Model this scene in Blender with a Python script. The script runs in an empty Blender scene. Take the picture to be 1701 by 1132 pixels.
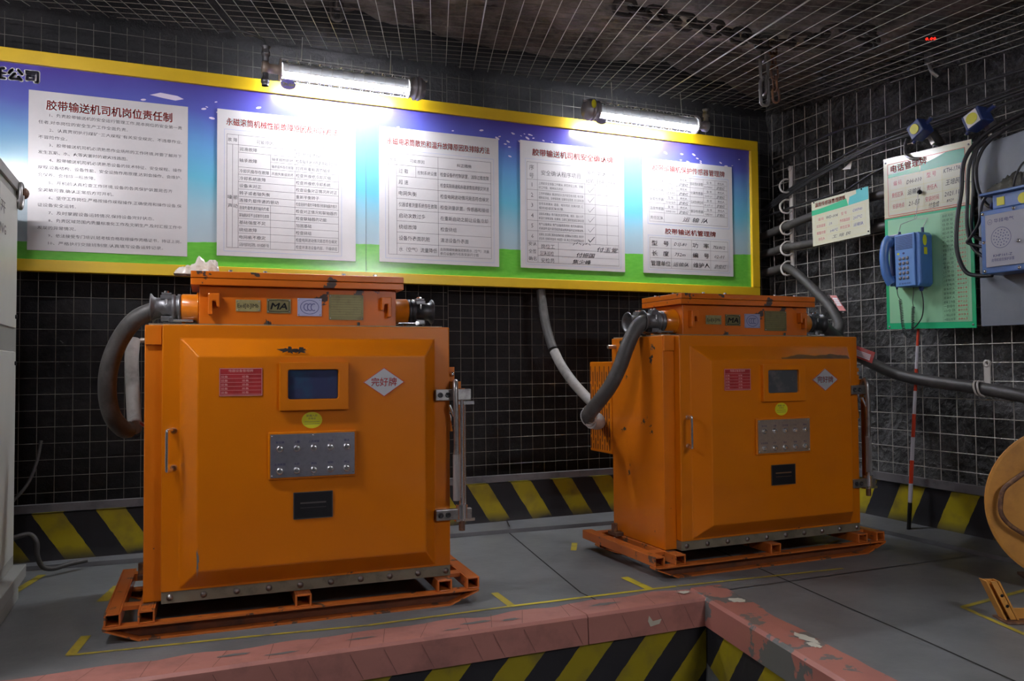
import bpy, bmesh, math, random
from math import sin, cos, pi, radians, sqrt, atan2
from mathutils import Vector, Matrix, noise
R = random.Random(7)
SC = bpy.context.scene
COL = SC.collection

# ------------------------------------------------------------------ camera
cam_d = bpy.data.cameras.new('camera'); cam = bpy.data.objects.new('camera', cam_d); COL.objects.link(cam)
cam_d.sensor_width = 36; cam_d.lens = 36 * 1347.8 / 1701; cam_d.clip_start = .02
YAW, PIT, ROL = radians(-22.889), radians(1.856), radians(-.429)
fx = Vector((cos(YAW), sin(YAW), 0)); fy = Vector((-sin(YAW), cos(YAW), 0)); fz = Vector((0, 0, 1))
fwd = fy * cos(PIT) + fz * sin(PIT); up = -fy * sin(PIT) + fz * cos(PIT)
rt = fx * cos(ROL) + up * sin(ROL); upp = -fx * sin(ROL) + up * cos(ROL)
M = Matrix((rt, upp, -fwd)).transposed().to_4x4(); M.translation = Vector((0, -4.556, .954))
cam.matrix_world = M; SC.camera = cam

# ------------------------------------------------------------------ world, exposure
w = bpy.data.worlds.new('world'); SC.world = w; w.use_nodes = True
w.node_tree.nodes['Background'].inputs[0].default_value = (.5, .55, .7, 1)
w.node_tree.nodes['Background'].inputs[1].default_value = 0.02
SC.view_settings.view_transform = 'Standard'; SC.view_settings.look = 'None'
SC.view_settings.exposure = 0.16; SC.view_settings.gamma = 1.0; SC.view_settings.use_curve_mapping = False
LAMP_W = 215.0
ROOM_W = 280.0
KEY_W = 185.0

# ------------------------------------------------------------------ materials
def mat(name, col, rough=.5, metal=0., noise_amt=0., noise_scale=8., col2=None, bump=0., bump_scale=40., coat=0., spec=.5, emit=None, es=1., trans=0.):
    m = bpy.data.materials.new(name); m.use_nodes = True
    nt = m.node_tree; b = nt.nodes['Principled BSDF']
    b.inputs['Base Color'].default_value = (*col, 1); b.inputs['Roughness'].default_value = rough
    b.inputs['Metallic'].default_value = metal; b.inputs['Coat Weight'].default_value = coat
    b.inputs['Coat Roughness'].default_value = .15
    b.inputs['Specular IOR Level'].default_value = spec
    if emit: b.inputs['Emission Color'].default_value = (*emit, 1); b.inputs['Emission Strength'].default_value = es
    if trans: b.inputs['Transmission Weight'].default_value = trans
    tc = nt.nodes.new('ShaderNodeTexCoord')
    if noise_amt or col2:
        n = nt.nodes.new('ShaderNodeTexNoise'); n.inputs['Scale'].default_value = noise_scale; n.inputs['Detail'].default_value = 6; n.inputs['Roughness'].default_value = .65
        nt.links.new(tc.outputs['Object'], n.inputs['Vector'])
        mr = nt.nodes.new('ShaderNodeMapRange'); mr.inputs['From Min'].default_value = .45 if col2 is None else .5
        mr.inputs['From Max'].default_value = .7; mr.inputs['To Max'].default_value = noise_amt if noise_amt else 1
        nt.links.new(n.outputs['Fac'], mr.inputs['Value'])
        mx = nt.nodes.new('ShaderNodeMixRGB'); mx.inputs['Color1'].default_value = (*col, 1)
        mx.inputs['Color2'].default_value = (*(col2 or [c * .3 for c in col]), 1)
        nt.links.new(mr.outputs['Result'], mx.inputs['Fac']); nt.links.new(mx.outputs['Color'], b.inputs['Base Color'])
    if bump:
        n = nt.nodes.new('ShaderNodeTexNoise'); n.inputs['Scale'].default_value = bump_scale; n.inputs['Detail'].default_value = 5
        nt.links.new(tc.outputs['Object'], n.inputs['Vector'])
        bp = nt.nodes.new('ShaderNodeBump'); bp.inputs['Strength'].default_value = bump; bp.inputs['Distance'].default_value = .01
        nt.links.new(n.outputs['Fac'], bp.inputs['Height']); nt.links.new(bp.outputs['Normal'], b.inputs['Normal'])
    return m

def paint(name, col, chip, chip_scale, thr, rough=.32, seed=0., grime=None):
    """enamel paint over steel with irregular chipped spots and faint mottling"""
    m = bpy.data.materials.new(name); m.use_nodes = True; nt = m.node_tree; b = nt.nodes['Principled BSDF']
    tc = nt.nodes.new('ShaderNodeTexCoord'); mp = nt.nodes.new('ShaderNodeMapping'); mp.inputs['Location'].default_value = (seed, seed * .7, seed * .3)
    nt.links.new(tc.outputs['Object'], mp.inputs['Vector'])
    n1 = nt.nodes.new('ShaderNodeTexNoise'); n1.inputs['Scale'].default_value = chip_scale; n1.inputs['Detail'].default_value = 8; n1.inputs['Roughness'].default_value = .6
    n2 = nt.nodes.new('ShaderNodeTexNoise'); n2.inputs['Scale'].default_value = 3.2; n2.inputs['Detail'].default_value = 5
    for n in (n1, n2): nt.links.new(mp.outputs[0], n.inputs['Vector'])
    r1 = nt.nodes.new('ShaderNodeMapRange'); r1.inputs['From Min'].default_value = thr; r1.inputs['From Max'].default_value = thr + .012
    nt.links.new(n1.outputs['Fac'], r1.inputs['Value'])
    r2 = nt.nodes.new('ShaderNodeMapRange'); r2.inputs['From Min'].default_value = .4; r2.inputs['From Max'].default_value = .75; r2.inputs['To Max'].default_value = .35
    nt.links.new(n2.outputs['Fac'], r2.inputs['Value'])
    m1 = nt.nodes.new('ShaderNodeMixRGB'); m1.inputs['Color1'].default_value = (*col, 1); m1.inputs['Color2'].default_value = (*(grime or [c * .55 for c in col]), 1)
    m2 = nt.nodes.new('ShaderNodeMixRGB'); m2.inputs['Color2'].default_value = (*chip, 1)
    nt.links.new(r2.outputs[0], m1.inputs['Fac']); nt.links.new(m1.outputs[0], m2.inputs['Color1']); nt.links.new(r1.outputs[0], m2.inputs['Fac'])
    nt.links.new(m2.outputs[0], b.inputs['Base Color'])
    b.inputs['Roughness'].default_value = rough; b.inputs['Coat Weight'].default_value = .5; b.inputs['Coat Roughness'].default_value = .07; b.inputs['Specular IOR Level'].default_value = .35
    n3 = nt.nodes.new('ShaderNodeTexNoise'); n3.inputs['Scale'].default_value = 160; nt.links.new(tc.outputs['Object'], n3.inputs['Vector'])
    bp = nt.nodes.new('ShaderNodeBump'); bp.inputs['Strength'].default_value = .12; bp.inputs['Distance'].default_value = .002
    nt.links.new(n3.outputs['Fac'], bp.inputs['Height']); nt.links.new(bp.outputs['Normal'], b.inputs['Normal'])
    return m

def stripes(name, axis, pitch, frac, lean, phase, zlo, zhi, dirt=(.05, .05, .055), dim=1.):
    """black and yellow hazard stripes painted on rough concrete, dirtied along the foot"""
    m = bpy.data.materials.new(name); m.use_nodes = True; nt = m.node_tree; b = nt.nodes['Principled BSDF']; L = nt.links.new
    tc = nt.nodes.new('ShaderNodeTexCoord'); sp = nt.nodes.new('ShaderNodeSeparateXYZ'); L(tc.outputs['Object'], sp.inputs[0])
    def math_(op, a, bb=None):
        n = nt.nodes.new('ShaderNodeMath'); n.operation = op
        for i, v in enumerate((a, bb)):
            if v is None: continue
            if isinstance(v, (int, float)): n.inputs[i].default_value = v
            else: L(v, n.inputs[i])
        return n.outputs[0]
    nz = nt.nodes.new('ShaderNodeTexNoise'); nz.inputs['Scale'].default_value = 22; nz.inputs['Detail'].default_value = 6; L(tc.outputs['Object'], nz.inputs['Vector'])
    s = math_('ADD', sp.outputs[axis], math_('MULTIPLY', sp.outputs[2], lean))
    s = math_('ADD', s, math_('MULTIPLY', math_('SUBTRACT', nz.outputs['Fac'], .5), .012))
    s = math_('FRACT', math_('DIVIDE', math_('ADD', s, -phase + 100 * pitch), pitch))
    f = math_('LESS_THAN', s, frac)
    ny = nt.nodes.new('ShaderNodeTexNoise'); ny.inputs['Scale'].default_value = 9; ny.inputs['Detail'].default_value = 8; L(tc.outputs['Object'], ny.inputs['Vector'])
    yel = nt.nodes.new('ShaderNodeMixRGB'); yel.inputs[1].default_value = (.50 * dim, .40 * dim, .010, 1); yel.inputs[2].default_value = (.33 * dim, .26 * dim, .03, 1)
    r = nt.nodes.new('ShaderNodeMapRange'); r.inputs['From Min'].default_value = .45; r.inputs['From Max'].default_value = .68; L(ny.outputs['Fac'], r.inputs['Value']); L(r.outputs[0], yel.inputs[0])
    mx = nt.nodes.new('ShaderNodeMixRGB'); mx.inputs[1].default_value = (.022, .022, .027, 1); L(yel.outputs[0], mx.inputs[2]); L(f, mx.inputs[0])
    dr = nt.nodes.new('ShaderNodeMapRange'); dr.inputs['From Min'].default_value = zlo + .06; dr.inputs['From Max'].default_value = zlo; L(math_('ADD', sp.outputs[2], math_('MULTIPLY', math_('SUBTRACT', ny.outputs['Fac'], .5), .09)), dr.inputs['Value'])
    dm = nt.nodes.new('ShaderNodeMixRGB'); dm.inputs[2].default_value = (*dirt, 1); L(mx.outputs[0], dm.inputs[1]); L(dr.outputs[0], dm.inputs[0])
    L(dm.outputs[0], b.inputs['Base Color']); b.inputs['Roughness'].default_value = .5
    bp = nt.nodes.new('ShaderNodeBump'); bp.inputs['Strength'].default_value = .5; bp.inputs['Distance'].default_value = .008; L(ny.outputs['Fac'], bp.inputs['Height']); L(bp.outputs[0], b.inputs['Normal'])
    return m

ORANGE = paint('orange_enamel', (.66, .180, .001), (.07, .045, .03), 5, .735, seed=3, grime=(.52, .13, .006))
ORANGE_WORN = paint('orange_enamel_worn', (.68, .175, .003), (.05, .04, .035), 9, .655, seed=1.3, rough=.4)
ORANGE_LID = paint('orange_enamel_lid', (.66, .15, .006), (.06, .04, .035), 8, .625, seed=5.1)
RUSTY = paint('orange_enamel_rusty', (.55, .14, .02), (.12, .06, .035), 14, .60, seed=2.2, rough=.5)
BROWN_WEB = mat('brown_channel_web', (.17, .05, .015), .6, 0, col2=(.07, .03, .018), noise_scale=10)  # darker red-brown than the runner it sits in
STEEL = mat('bright_steel', (.82, .82, .84), .22, .95)
STEEL_DULL = mat('dull_steel', (.42, .41, .40), .36, .9, noise_amt=.6, noise_scale=30)
STEEL_KNURL = mat('knurled_steel', (.5, .5, .5), .45, .9, bump=.8, bump_scale=500)
BRUSHED = mat('brushed_steel', (.42, .42, .48), .34, .9, noise_amt=.2, noise_scale=60)
BRUSHED_TAN = mat('brushed_steel_tan', (.55, .47, .40), .38, .8, noise_amt=.2, noise_scale=60)
CAST = mat('cast_iron_grey', (.20, .20, .21), .38, .7, noise_amt=.4, noise_scale=25, bump=.15, bump_scale=120)
CAST_DARK = mat('cast_iron_dark', (.06, .06, .065), .35, .6)
RUBBER = mat('hose_rubber', (.055, .052, .05), .5, 0, col2=(.11, .104, .10), noise_scale=6, bump=.1, bump_scale=90)
RUBBER_DUST = mat('hose_dusty', (.30, .285, .27), .7, 0, col2=(.15, .145, .14), noise_scale=7, bump=.1, bump_scale=90)
CABLE = mat('black_cable', (.028, .028, .032), .38)
GREY_FLANGE = mat('flange_strip', (.24, .22, .16), .5, .3, col2=(.13, .11, .08), noise_scale=12, bump=.1)
BRASS = mat('brass_plate', (.40, .35, .16), .4, .5, noise_amt=.35, noise_scale=40)
BRASS_DARK = mat('brass_plate_dark', (.20, .18, .08), .45, .4, col2=(.15, .12, .06), noise_scale=30)
ALU = mat('aluminium_plate', (.40, .41, .58), .4, .4, noise_amt=.15, noise_scale=50)
BLACK_PRINT = mat('black_print', (.008, .008, .010), .6, spec=.25)
GREY_PRINT = mat('grey_print', (.10, .09, .10), .6)
RED_PRINT = mat('red_print', (.55, .022, .018), .5)
PINK_PRINT = mat('faded_red_print', (.62, .13, .16), .5)
NAVY_PRINT = mat('navy_print', (.03, .03, .16), .5)
BLUE_PRINT = mat('pale_blue_print', (.25, .36, .68), .5)
INK = mat('marker_ink', (.02, .02, .03), .5)
YEL_PRINT = mat('pale_yellow_print', (.72, .66, .28), .5)
WHITE_PRINT = mat('white_print', (.85, .83, .83), .5)
PAPER = mat('poster_white', (.62, .595, .60), .28, 0, noise_amt=.06, noise_scale=5, coat=.3)
RED_PLATE = mat('red_plate', (.42, .03, .035), .35, 0, noise_amt=.5, noise_scale=18)
RED_PLATE_LINE = mat('red_plate_line', (.72, .42, .40), .4)
YELLOW_STICKER = mat('yellow_sticker', (.72, .68, .02), .4)
SILVER_STICKER = mat('silver_sticker', (.50, .50, .53), .35, .2)
SCREEN = mat('display_glass', (.040, .048, .11), .15, 0, col2=(.03, .09, .16), noise_scale=6, coat=.6)
SCREEN_CLEAR = mat('display_glass_reflective', (.10, .11, .12), .08, .3, col2=(.22, .2, .19), noise_scale=12, coat=.6)
YELLOW_FRAME = mat('yellow_frame_paint', (.72, .47, .01), .4, 0, noise_amt=.12, noise_scale=6, coat=.2)
WIRE = mat('galvanised_wire', (.62, .60, .55), .40, .6)
WIRE_CROSS = mat('dark_cross_wire', (.20, .18, .15), .42, .7)  # cross bars of the roof mesh, darker than its long bars
WIRE_DARK = mat('dirty_wire', (.20, .19, .17), .42, .7, col2=(.05, .045, .04), noise_scale=4)
RAIL = mat('rail_steel', (.20, .19, .20), .5, .3, col2=(.10, .10, .11), noise_scale=6)
PINK = mat('faded_red_capping', (.46, .20, .165), .42, 0, col2=(.30, .135, .115), noise_scale=4, bump=.25, bump_scale=14)
CHIPGREY = mat('bare_patch_grey', (.16, .165, .16), .5, bump=.2)
CHIPWHITE = mat('chipped_white_paint', (.60, .58, .48), .6)
YELLOW_LINE = mat('floor_line_yellow', (.42, .33, .03), .55, 0, col2=(.13, .12, .07), noise_scale=14)
YELLOW_LINE_BRIGHT = mat('floor_line_bright', (.58, .48, .03), .5, 0, col2=(.30, .26, .05), noise_scale=10)
SEAM = mat('floor_joint_dark', (.012, .011, .010), .8)
GREYCAB = mat('cabinet_grey_paint', (.34, .345, .32), .4, noise_amt=.1)
WHITECAB = mat('cabinet_white_panel', (.62, .63, .58), .35, noise_amt=.08, noise_scale=5)
BLUE = mat('blue_enamel', (.055, .15, .42), .35, 0, noise_amt=.35, noise_scale=9, coat=.3)
BLUE_DARK = mat('blue_enamel_dark', (.022, .045, .17), .35, coat=.3)
PHONE = mat('phone_blue_plastic', (.07, .19, .50), .38, 0, noise_amt=.2, noise_scale=10, coat=.2)
PHONE_FACE = mat('phone_face_blue', (.13, .29, .64), .4)
PHONE_KEY = mat('phone_key_grey', (.20, .19, .22), .4, .4)
GREYPANEL = mat('grey_blue_board', (.20, .22, .26), .42, .1, noise_amt=.15, noise_scale=8, bump=.1, bump_scale=20)
GREEN_BOARD = mat('green_board', (.02, .48, .20), .3, coat=.3)
MINT = mat('mint_board', (.33, .66, .40), .3, noise_amt=.05, coat=.4)
CREAM = mat('cream_board', (.70, .69, .46), .25, coat=.4)
PALE = mat('pale_form', (.72, .72, .55), .28, coat=.4)
TEAL = mat('teal_print', (.05, .45, .48), .3, coat=.4)
POLE_RED = mat('pole_red', (.62, .045, .01), .4)
POLE_WHITE = mat('pole_white', (.55, .53, .58), .4)
HOOK_WHITE = mat('hook_white_plastic', (.58, .55, .52), .45)
TAG_RED = mat('tag_red', (.42, .05, .045), .45, 0, col2=(.30, .12, .11), noise_scale=30)
TAG_WHITE = mat('tag_white', (.58, .50, .52), .45)
CLEARBAG = mat('cloudy_plastic_bag', (.72, .66, .58), .2, 0, col2=(.50, .36, .24), noise_scale=25, coat=.6)
DARKBAG = mat('grimy_plastic_bag', (.14, .14, .12), .18, 0, col2=(.32, .31, .27), noise_scale=18, coat=.6)
REEL = mat('ochre_reel_paint', (.60, .28, .055), .42, 0, col2=(.45, .20, .045), noise_scale=7, bump=.2, bump_scale=30)
RUST = mat('rust', (.14, .07, .045), .6, .2, col2=(.36, .18, .07), noise_scale=30)
LAMP_BODY = mat('lamp_cast_body', (.34, .33, .34), .35, .5, noise_amt=.2, noise_scale=30)
LAMP_TAN = mat('lamp_tan_body', (.36, .29, .24), .4, .3)
CAGE = mat('lamp_cage_wire', (.75, .75, .74), .3, .8)
REFLECTOR = mat('lamp_reflector', (.80, .82, .84), .4)
LENS_TUBE = mat('lamp_tube_glow', (1, 1, 1), .5, emit=(.92, .94, 1.0), es=LAMP_W)
LENS_ROOM = mat('walkway_tube_glow', (1, 1, 1), .5, emit=(.97, .95, 1.0), es=ROOM_W)
LENS_FILL = mat('added_fill_tube_glow', (1, 1, 1), .5, emit=(.98, .95, 1.0), es=KEY_W * 2.)  # glow of the fill light added behind the camera
LENS_KEY = mat('walkway_key_tube_glow', (1, 1, 1), .5, emit=(.98, .95, 1.0), es=KEY_W)
LED_RED = mat('red_digits', (.4, 0, 0), .5, emit=(1, .02, .01), es=3.0)
CHAINM = mat('chain_rust', (.085, .075, .072), .5, .5, noise_amt=.3, noise_scale=30)
CHAIN_LIGHT = mat('chain_grey', (.20, .19, .18), .45, .6, noise_amt=.3, noise_scale=30)
BOX_DARK = mat('dark_device', (.05, .045, .045), .5)

def glass():
    m = bpy.data.materials.new('lamp_glass'); m.use_nodes = True; nt = m.node_tree; nt.nodes.remove(nt.nodes['Principled BSDF'])
    t = nt.nodes.new('ShaderNodeBsdfTransparent'); g = nt.nodes.new('ShaderNodeBsdfGlossy'); g.inputs['Roughness'].default_value = .08
    f = nt.nodes.new('ShaderNodeFresnel'); f.inputs[0].default_value = 1.35; mx = nt.nodes.new('ShaderNodeMixShader')
    nt.links.new(f.outputs[0], mx.inputs[0]); nt.links.new(t.outputs[0], mx.inputs[1]); nt.links.new(g.outputs[0], mx.inputs[2])
    nt.links.new(mx.outputs[0], nt.nodes['Material Output'].inputs[0]); return m
GLASS = glass()

def board_art():
    """printed backdrop: violet sky, cyan haze, green grass below a slightly rising line"""
    m = bpy.data.materials.new('printed_backdrop'); m.use_nodes = True; nt = m.node_tree; b = nt.nodes['Principled BSDF']; L = nt.links.new
    tc = nt.nodes.new('ShaderNodeTexCoord'); sp = nt.nodes.new('ShaderNodeSeparateXYZ'); L(tc.outputs['Object'], sp.inputs[0])
    nz = nt.nodes.new('ShaderNodeTexNoise'); nz.inputs['Scale'].default_value = 1.6; nz.inputs['Detail'].default_value = 4; L(tc.outputs['Object'], nz.inputs['Vector'])
    def mt(op, a, c):
        n = nt.nodes.new('ShaderNodeMath'); n.operation = op
        for i, v in enumerate((a, c)):
            if isinstance(v, (int, float)): n.inputs[i].default_value = v
            else: L(v, n.inputs[i])
        return n.outputs[0]
    zz = mt('ADD', sp.outputs[2], mt('MULTIPLY', mt('SUBTRACT', nz.outputs['Fac'], .5), .22))
    r = nt.nodes.new('ShaderNodeMapRange'); r.inputs['From Min'].default_value = .15; r.inputs['From Max'].default_value = 1.0; L(zz, r.inputs['Value'])
    cr = nt.nodes.new('ShaderNodeValToRGB'); L(r.outputs[0], cr.inputs[0]); e = cr.color_ramp.elements
    e[0].position = 0; e[0].color = (.42, .50, .55, 1); e[1].position = 1; e[1].color = (.075, .05, .30, 1)
    for p, c in ((.22, (.36, .52, .60)), (.42, (.14, .46, .62)), (.62, (.13, .33, .62)), (.80, (.10, .12, .46))):
        x = e.new(p); x.color = (*c, 1)
    ng = nt.nodes.new('ShaderNodeTexNoise'); ng.inputs['Scale'].default_value = 60; ng.inputs['Detail'].default_value = 6
    mp = nt.nodes.new('ShaderNodeMapping'); mp.inputs['Scale'].default_value = (.35, 1, 1); L(tc.outputs['Object'], mp.inputs[0]); L(mp.outputs[0], ng.inputs['Vector'])
    gr = nt.nodes.new('ShaderNodeMixRGB'); gr.inputs[1].default_value = (.085, .42, .035, 1); gr.inputs[2].default_value = (.20, .60, .08, 1)
    L(ng.outputs['Fac'], gr.inputs[0])
    wv = mt('MULTIPLY', mt('SINE', mt('MULTIPLY', sp.outputs[0], 1.7), 0), .012)
    edge = mt('ADD', mt('ADD', mt('MULTIPLY', sp.outputs[0], .030), .165), wv)
    f = mt('LESS_THAN', mt('ADD', sp.outputs[2], mt('MULTIPLY', ng.outputs['Fac'], .008)), edge)
    mx = nt.nodes.new('ShaderNodeMixRGB'); L(f, mx.inputs[0]); L(cr.outputs[0], mx.inputs[1]); L(gr.outputs[0], mx.inputs[2])
    L(mx.outputs[0], b.inputs['Base Color']); b.inputs['Roughness'].default_value = .2; b.inputs['Coat Weight'].default_value = .3; b.inputs['Coat Roughness'].default_value = .1
    return m
ART = board_art()

def rock(name, c1, c2, rough, scale, bump, metal=0., vor=False, spec=.5):
    m = bpy.data.materials.new(name); m.use_nodes = True; nt = m.node_tree; b = nt.nodes['Principled BSDF']; L = nt.links.new
    tc = nt.nodes.new('ShaderNodeTexCoord')
    n = nt.nodes.new('ShaderNodeTexNoise'); n.inputs['Scale'].default_value = scale; n.inputs['Detail'].default_value = 8; n.inputs['Roughness'].default_value = .7; L(tc.outputs['Object'], n.inputs['Vector'])
    r = nt.nodes.new('ShaderNodeMapRange'); r.inputs['From Min'].default_value = .35; r.inputs['From Max'].default_value = .7; L(n.outputs['Fac'], r.inputs['Value'])
    mx = nt.nodes.new('ShaderNodeMixRGB'); mx.inputs[1].default_value = (*c1, 1); mx.inputs[2].default_value = (*c2, 1); L(r.outputs[0], mx.inputs[0]); L(mx.outputs[0], b.inputs['Base Color'])
    b.inputs['Roughness'].default_value = rough; b.inputs['Metallic'].default_value = metal; b.inputs['Specular IOR Level'].default_value = spec
    bp = nt.nodes.new('ShaderNodeBump'); bp.inputs['Strength'].default_value = bump; bp.inputs['Distance'].default_value = .05
    if vor:
        v = nt.nodes.new('ShaderNodeTexVoronoi'); v.inputs['Scale'].default_value = 30; v.feature = 'F1'
        mv = nt.nodes.new('ShaderNodeMixRGB'); mv.inputs[0].default_value = .18; L(tc.outputs['Object'], mv.inputs[1]); L(n.outputs['Color'], mv.inputs[2]); L(mv.outputs[0], v.inputs['Vector'])
        L(v.outputs['Distance'], bp.inputs['Height'])
    else: L(n.outputs['Fac'], bp.inputs['Height'])
    L(bp.outputs[0], b.inputs['Normal']); return m
ROCK_BACK = rock('dark_lining_back', (.010, .010, .012), (.028, .026, .028), .7, 3, .6, spec=.3)
ROCK_RIGHT = rock('crumpled_lining', (.03, .03, .033), (.24, .238, .24), .34, 2.2, .85, vor=True)
ROCK_CEIL = rock('rock_roof', (.05, .042, .04), (.36, .30, .28), .8, 2.5, 1.)
FLOOR = rock('rubber_floor', (.19, .197, .20), (.12, .126, .13), .42, 2.4, .10)
FLOOR_LOW = rock('walkway_floor', (.05, .05, .05), (.09, .09, .085), .6, 5, .3)
STEP = rock('kerb_foot_rubber', (.15, .155, .165), (.10, .10, .105), .5, 3, .1)

# ------------------------------------------------------------------ mesh helpers
class MB:
    def __init__(s): s.v = []; s.f = []; s.sm = []
    def add(s, vs, fs, smooth=False):
        o = len(s.v); s.v += [tuple(p) for p in vs]; s.f += [tuple(i + o for i in f) for f in fs]; s.sm += [smooth] * len(fs); return s
    def box(s, a, b, c, d, e, f):
        P = [(x, y, z) for z in (e, f) for y in (c, d) for x in (a, b)]
        return s.add(P, [(0, 2, 3, 1), (4, 5, 7, 6), (0, 1, 5, 4), (2, 6, 7, 3), (0, 4, 6, 2), (1, 3, 7, 5)])
    def hexa(s, P):   # 8 points: bottom 4 (ccw from above), top 4
        return s.add(P, [(3, 2, 1, 0), (4, 5, 6, 7), (0, 1, 5, 4), (1, 2, 6, 5), (2, 3, 7, 6), (3, 0, 4, 7)])
    def prism(s, pts, y0, y1):   # polygon in xz, extruded along y (y0 front)
        n = len(pts); P = [(x, y0, z) for x, z in pts] + [(x, y1, z) for x, z in pts]
        a = sum(pts[i][0] * pts[(i + 1) % n][1] - pts[(i + 1) % n][0] * pts[i][1] for i in range(n))
        F = [tuple(range(n)), tuple(range(2 * n - 1, n - 1, -1))] + [(i, i + n, (i + 1) % n + n, (i + 1) % n) for i in range(n)]
        if a < 0: F = [f[::-1] for f in F]
        return s.add(P, F)
    def tube(s, path, r, n=8, caps=True, smooth=True, closed=False):
        P = [Vector(p) for p in path]; rr = r if isinstance(r, (list, tuple)) else [r] * len(P); rings = []; m = len(P); prev = None
        for i, p in enumerate(P):
            if closed: t = P[(i + 1) % m] - P[i - 1]
            else: t = (P[min(i + 1, m - 1)] - P[max(i - 1, 0)])
            t.normalize()
            if prev is None:
                a = Vector((0, 0, 1)) if abs(t.z) < .9 else Vector((1, 0, 0)); u = t.cross(a).normalized()
            else: u = (prev - t * prev.dot(t)).normalized()
            prev = u; q = t.cross(u)
            rings.append([p + (u * cos(2 * pi * k / n) + q * sin(2 * pi * k / n)) * rr[i] for k in range(n)])
        F = []; V = [x for g in rings for x in g]
        for i in range(m if closed else m - 1):
            j = (i + 1) % m
            for k in range(n): F.append((i * n + k, i * n + (k + 1) % n, j * n + (k + 1) % n, j * n + k))
        s.add(V, F, smooth)
        if caps and not closed: s.add(rings[0], [tuple(range(n))[::-1]]); s.add(rings[-1], [tuple(range(n))])
        return s
    def lathe(s, prof, org, axis, n=24, smooth=True):   # prof: list of (t along axis, radius)
        ax = Vector(axis).normalized(); a = Vector((0, 0, 1)) if abs(ax.z) < .9 else Vector((1, 0, 0)); u = ax.cross(a).normalized(); q = ax.cross(u); o = Vector(org)
        V = [o + ax * t + (u * cos(2 * pi * k / n) + q * sin(2 * pi * k / n)) * r for t, r in prof for k in range(n)]
        F = [(i * n + k, i * n + (k + 1) % n, (i + 1) * n + (k + 1) % n, (i + 1) * n + k) for i in range(len(prof) - 1) for k in range(n)]
        return s.add(V, F, smooth)
    def cyl(s, p0, p1, r, n=16): return s.tube([p0, p1], r, n, True, n > 6)
    def disc(s, c, rx, rz, y, n=24): # flat ellipse facing -y
        return s.add([(c[0] + rx * cos(2 * pi * k / n), y, c[1] + rz * sin(2 * pi * k / n)) for k in range(n)], [tuple(range(n))])
    def sphere(s, c, r, n=12, sc=(1, 1, 1)):
        V = []; F = []; m = n // 2
        for i in range(m + 1):
            for k in range(n):
                th = pi * i / m; V.append((c[0] + r * sc[0] * sin(th) * cos(2 * pi * k / n), c[1] + r * sc[1] * sin(th) * sin(2 * pi * k / n), c[2] + r * sc[2] * cos(th)))
        for i in range(m):
            for k in range(n): F.append((i * n + k, (i + 1) * n + k, (i + 1) * n + (k + 1) % n, i * n + (k + 1) % n))
        return s.add(V, F, True)
    def line(s, x0, z0, x1, z1, wd, y):   # thin flat stroke in xz plane facing -y
        d = Vector((x1 - x0, z1 - z0)); l = d.length or 1e-6; nx, nz = -d.y / l * wd / 2, d.x / l * wd / 2
        return s.add([(x0 - nx, y, z0 - nz), (x1 - nx, y, z1 - nz), (x1 + nx, y, z1 + nz), (x0 + nx, y, z0 + nz)], [(0, 1, 2, 3)])
    def text(s, body, h, x, z, y, wfit=None, align='l', bold=0., shear=0., res=1, ring=False):
        c = FONT; c.body = body; c.shear = shear; c.resolution_u = res
        FO.update_tag(); dg = bpy.context.evaluated_depsgraph_get(); dg.update()
        me = bpy.data.meshes.new_from_object(FO.evaluated_get(dg)); vs = [v.co.copy() for v in me.vertices]; fs = [tuple(p.vertices) for p in me.polygons]
        bpy.data.meshes.remove(me)
        if not vs: return s
        x0 = min(v.x for v in vs); x1 = max(v.x for v in vs); k = h; kx = k if wfit is None else wfit / (x1 - x0)
        W = (x1 - x0) * kx; ox = x if align == 'l' else (x - W / 2 if align == 'c' else x - W)
        d = bold * h * .9
        for dx, dz in (((0, 0),) if not bold else ((-d, 0), (d, 0), (0, d), (0, -d)) if not ring else [(d * 1.6 * cos(t), d * 1.6 * sin(t)) for t in [pi / 4 * q for q in range(8)]]):
            s.add([(ox + (v.x - x0) * kx + dx, y, z + v.y * k + dz) for v in vs], fs)
        return s
    def build(s, name, m, parent=None, bevel=0., solid=False):
        me = bpy.data.meshes.new(name); me.from_pydata(s.v, [], s.f); me.polygons.foreach_set('use_smooth', s.sm); me.materials.append(m); me.update()
        o = bpy.data.objects.new(name, me); COL.objects.link(o)
        if parent: o.parent = parent
        if bevel:
            md = o.modifiers.new('bevel', 'BEVEL'); md.width = bevel; md.segments = 2; md.limit_method = 'ANGLE'; md.angle_limit = radians(40)
        return o
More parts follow.
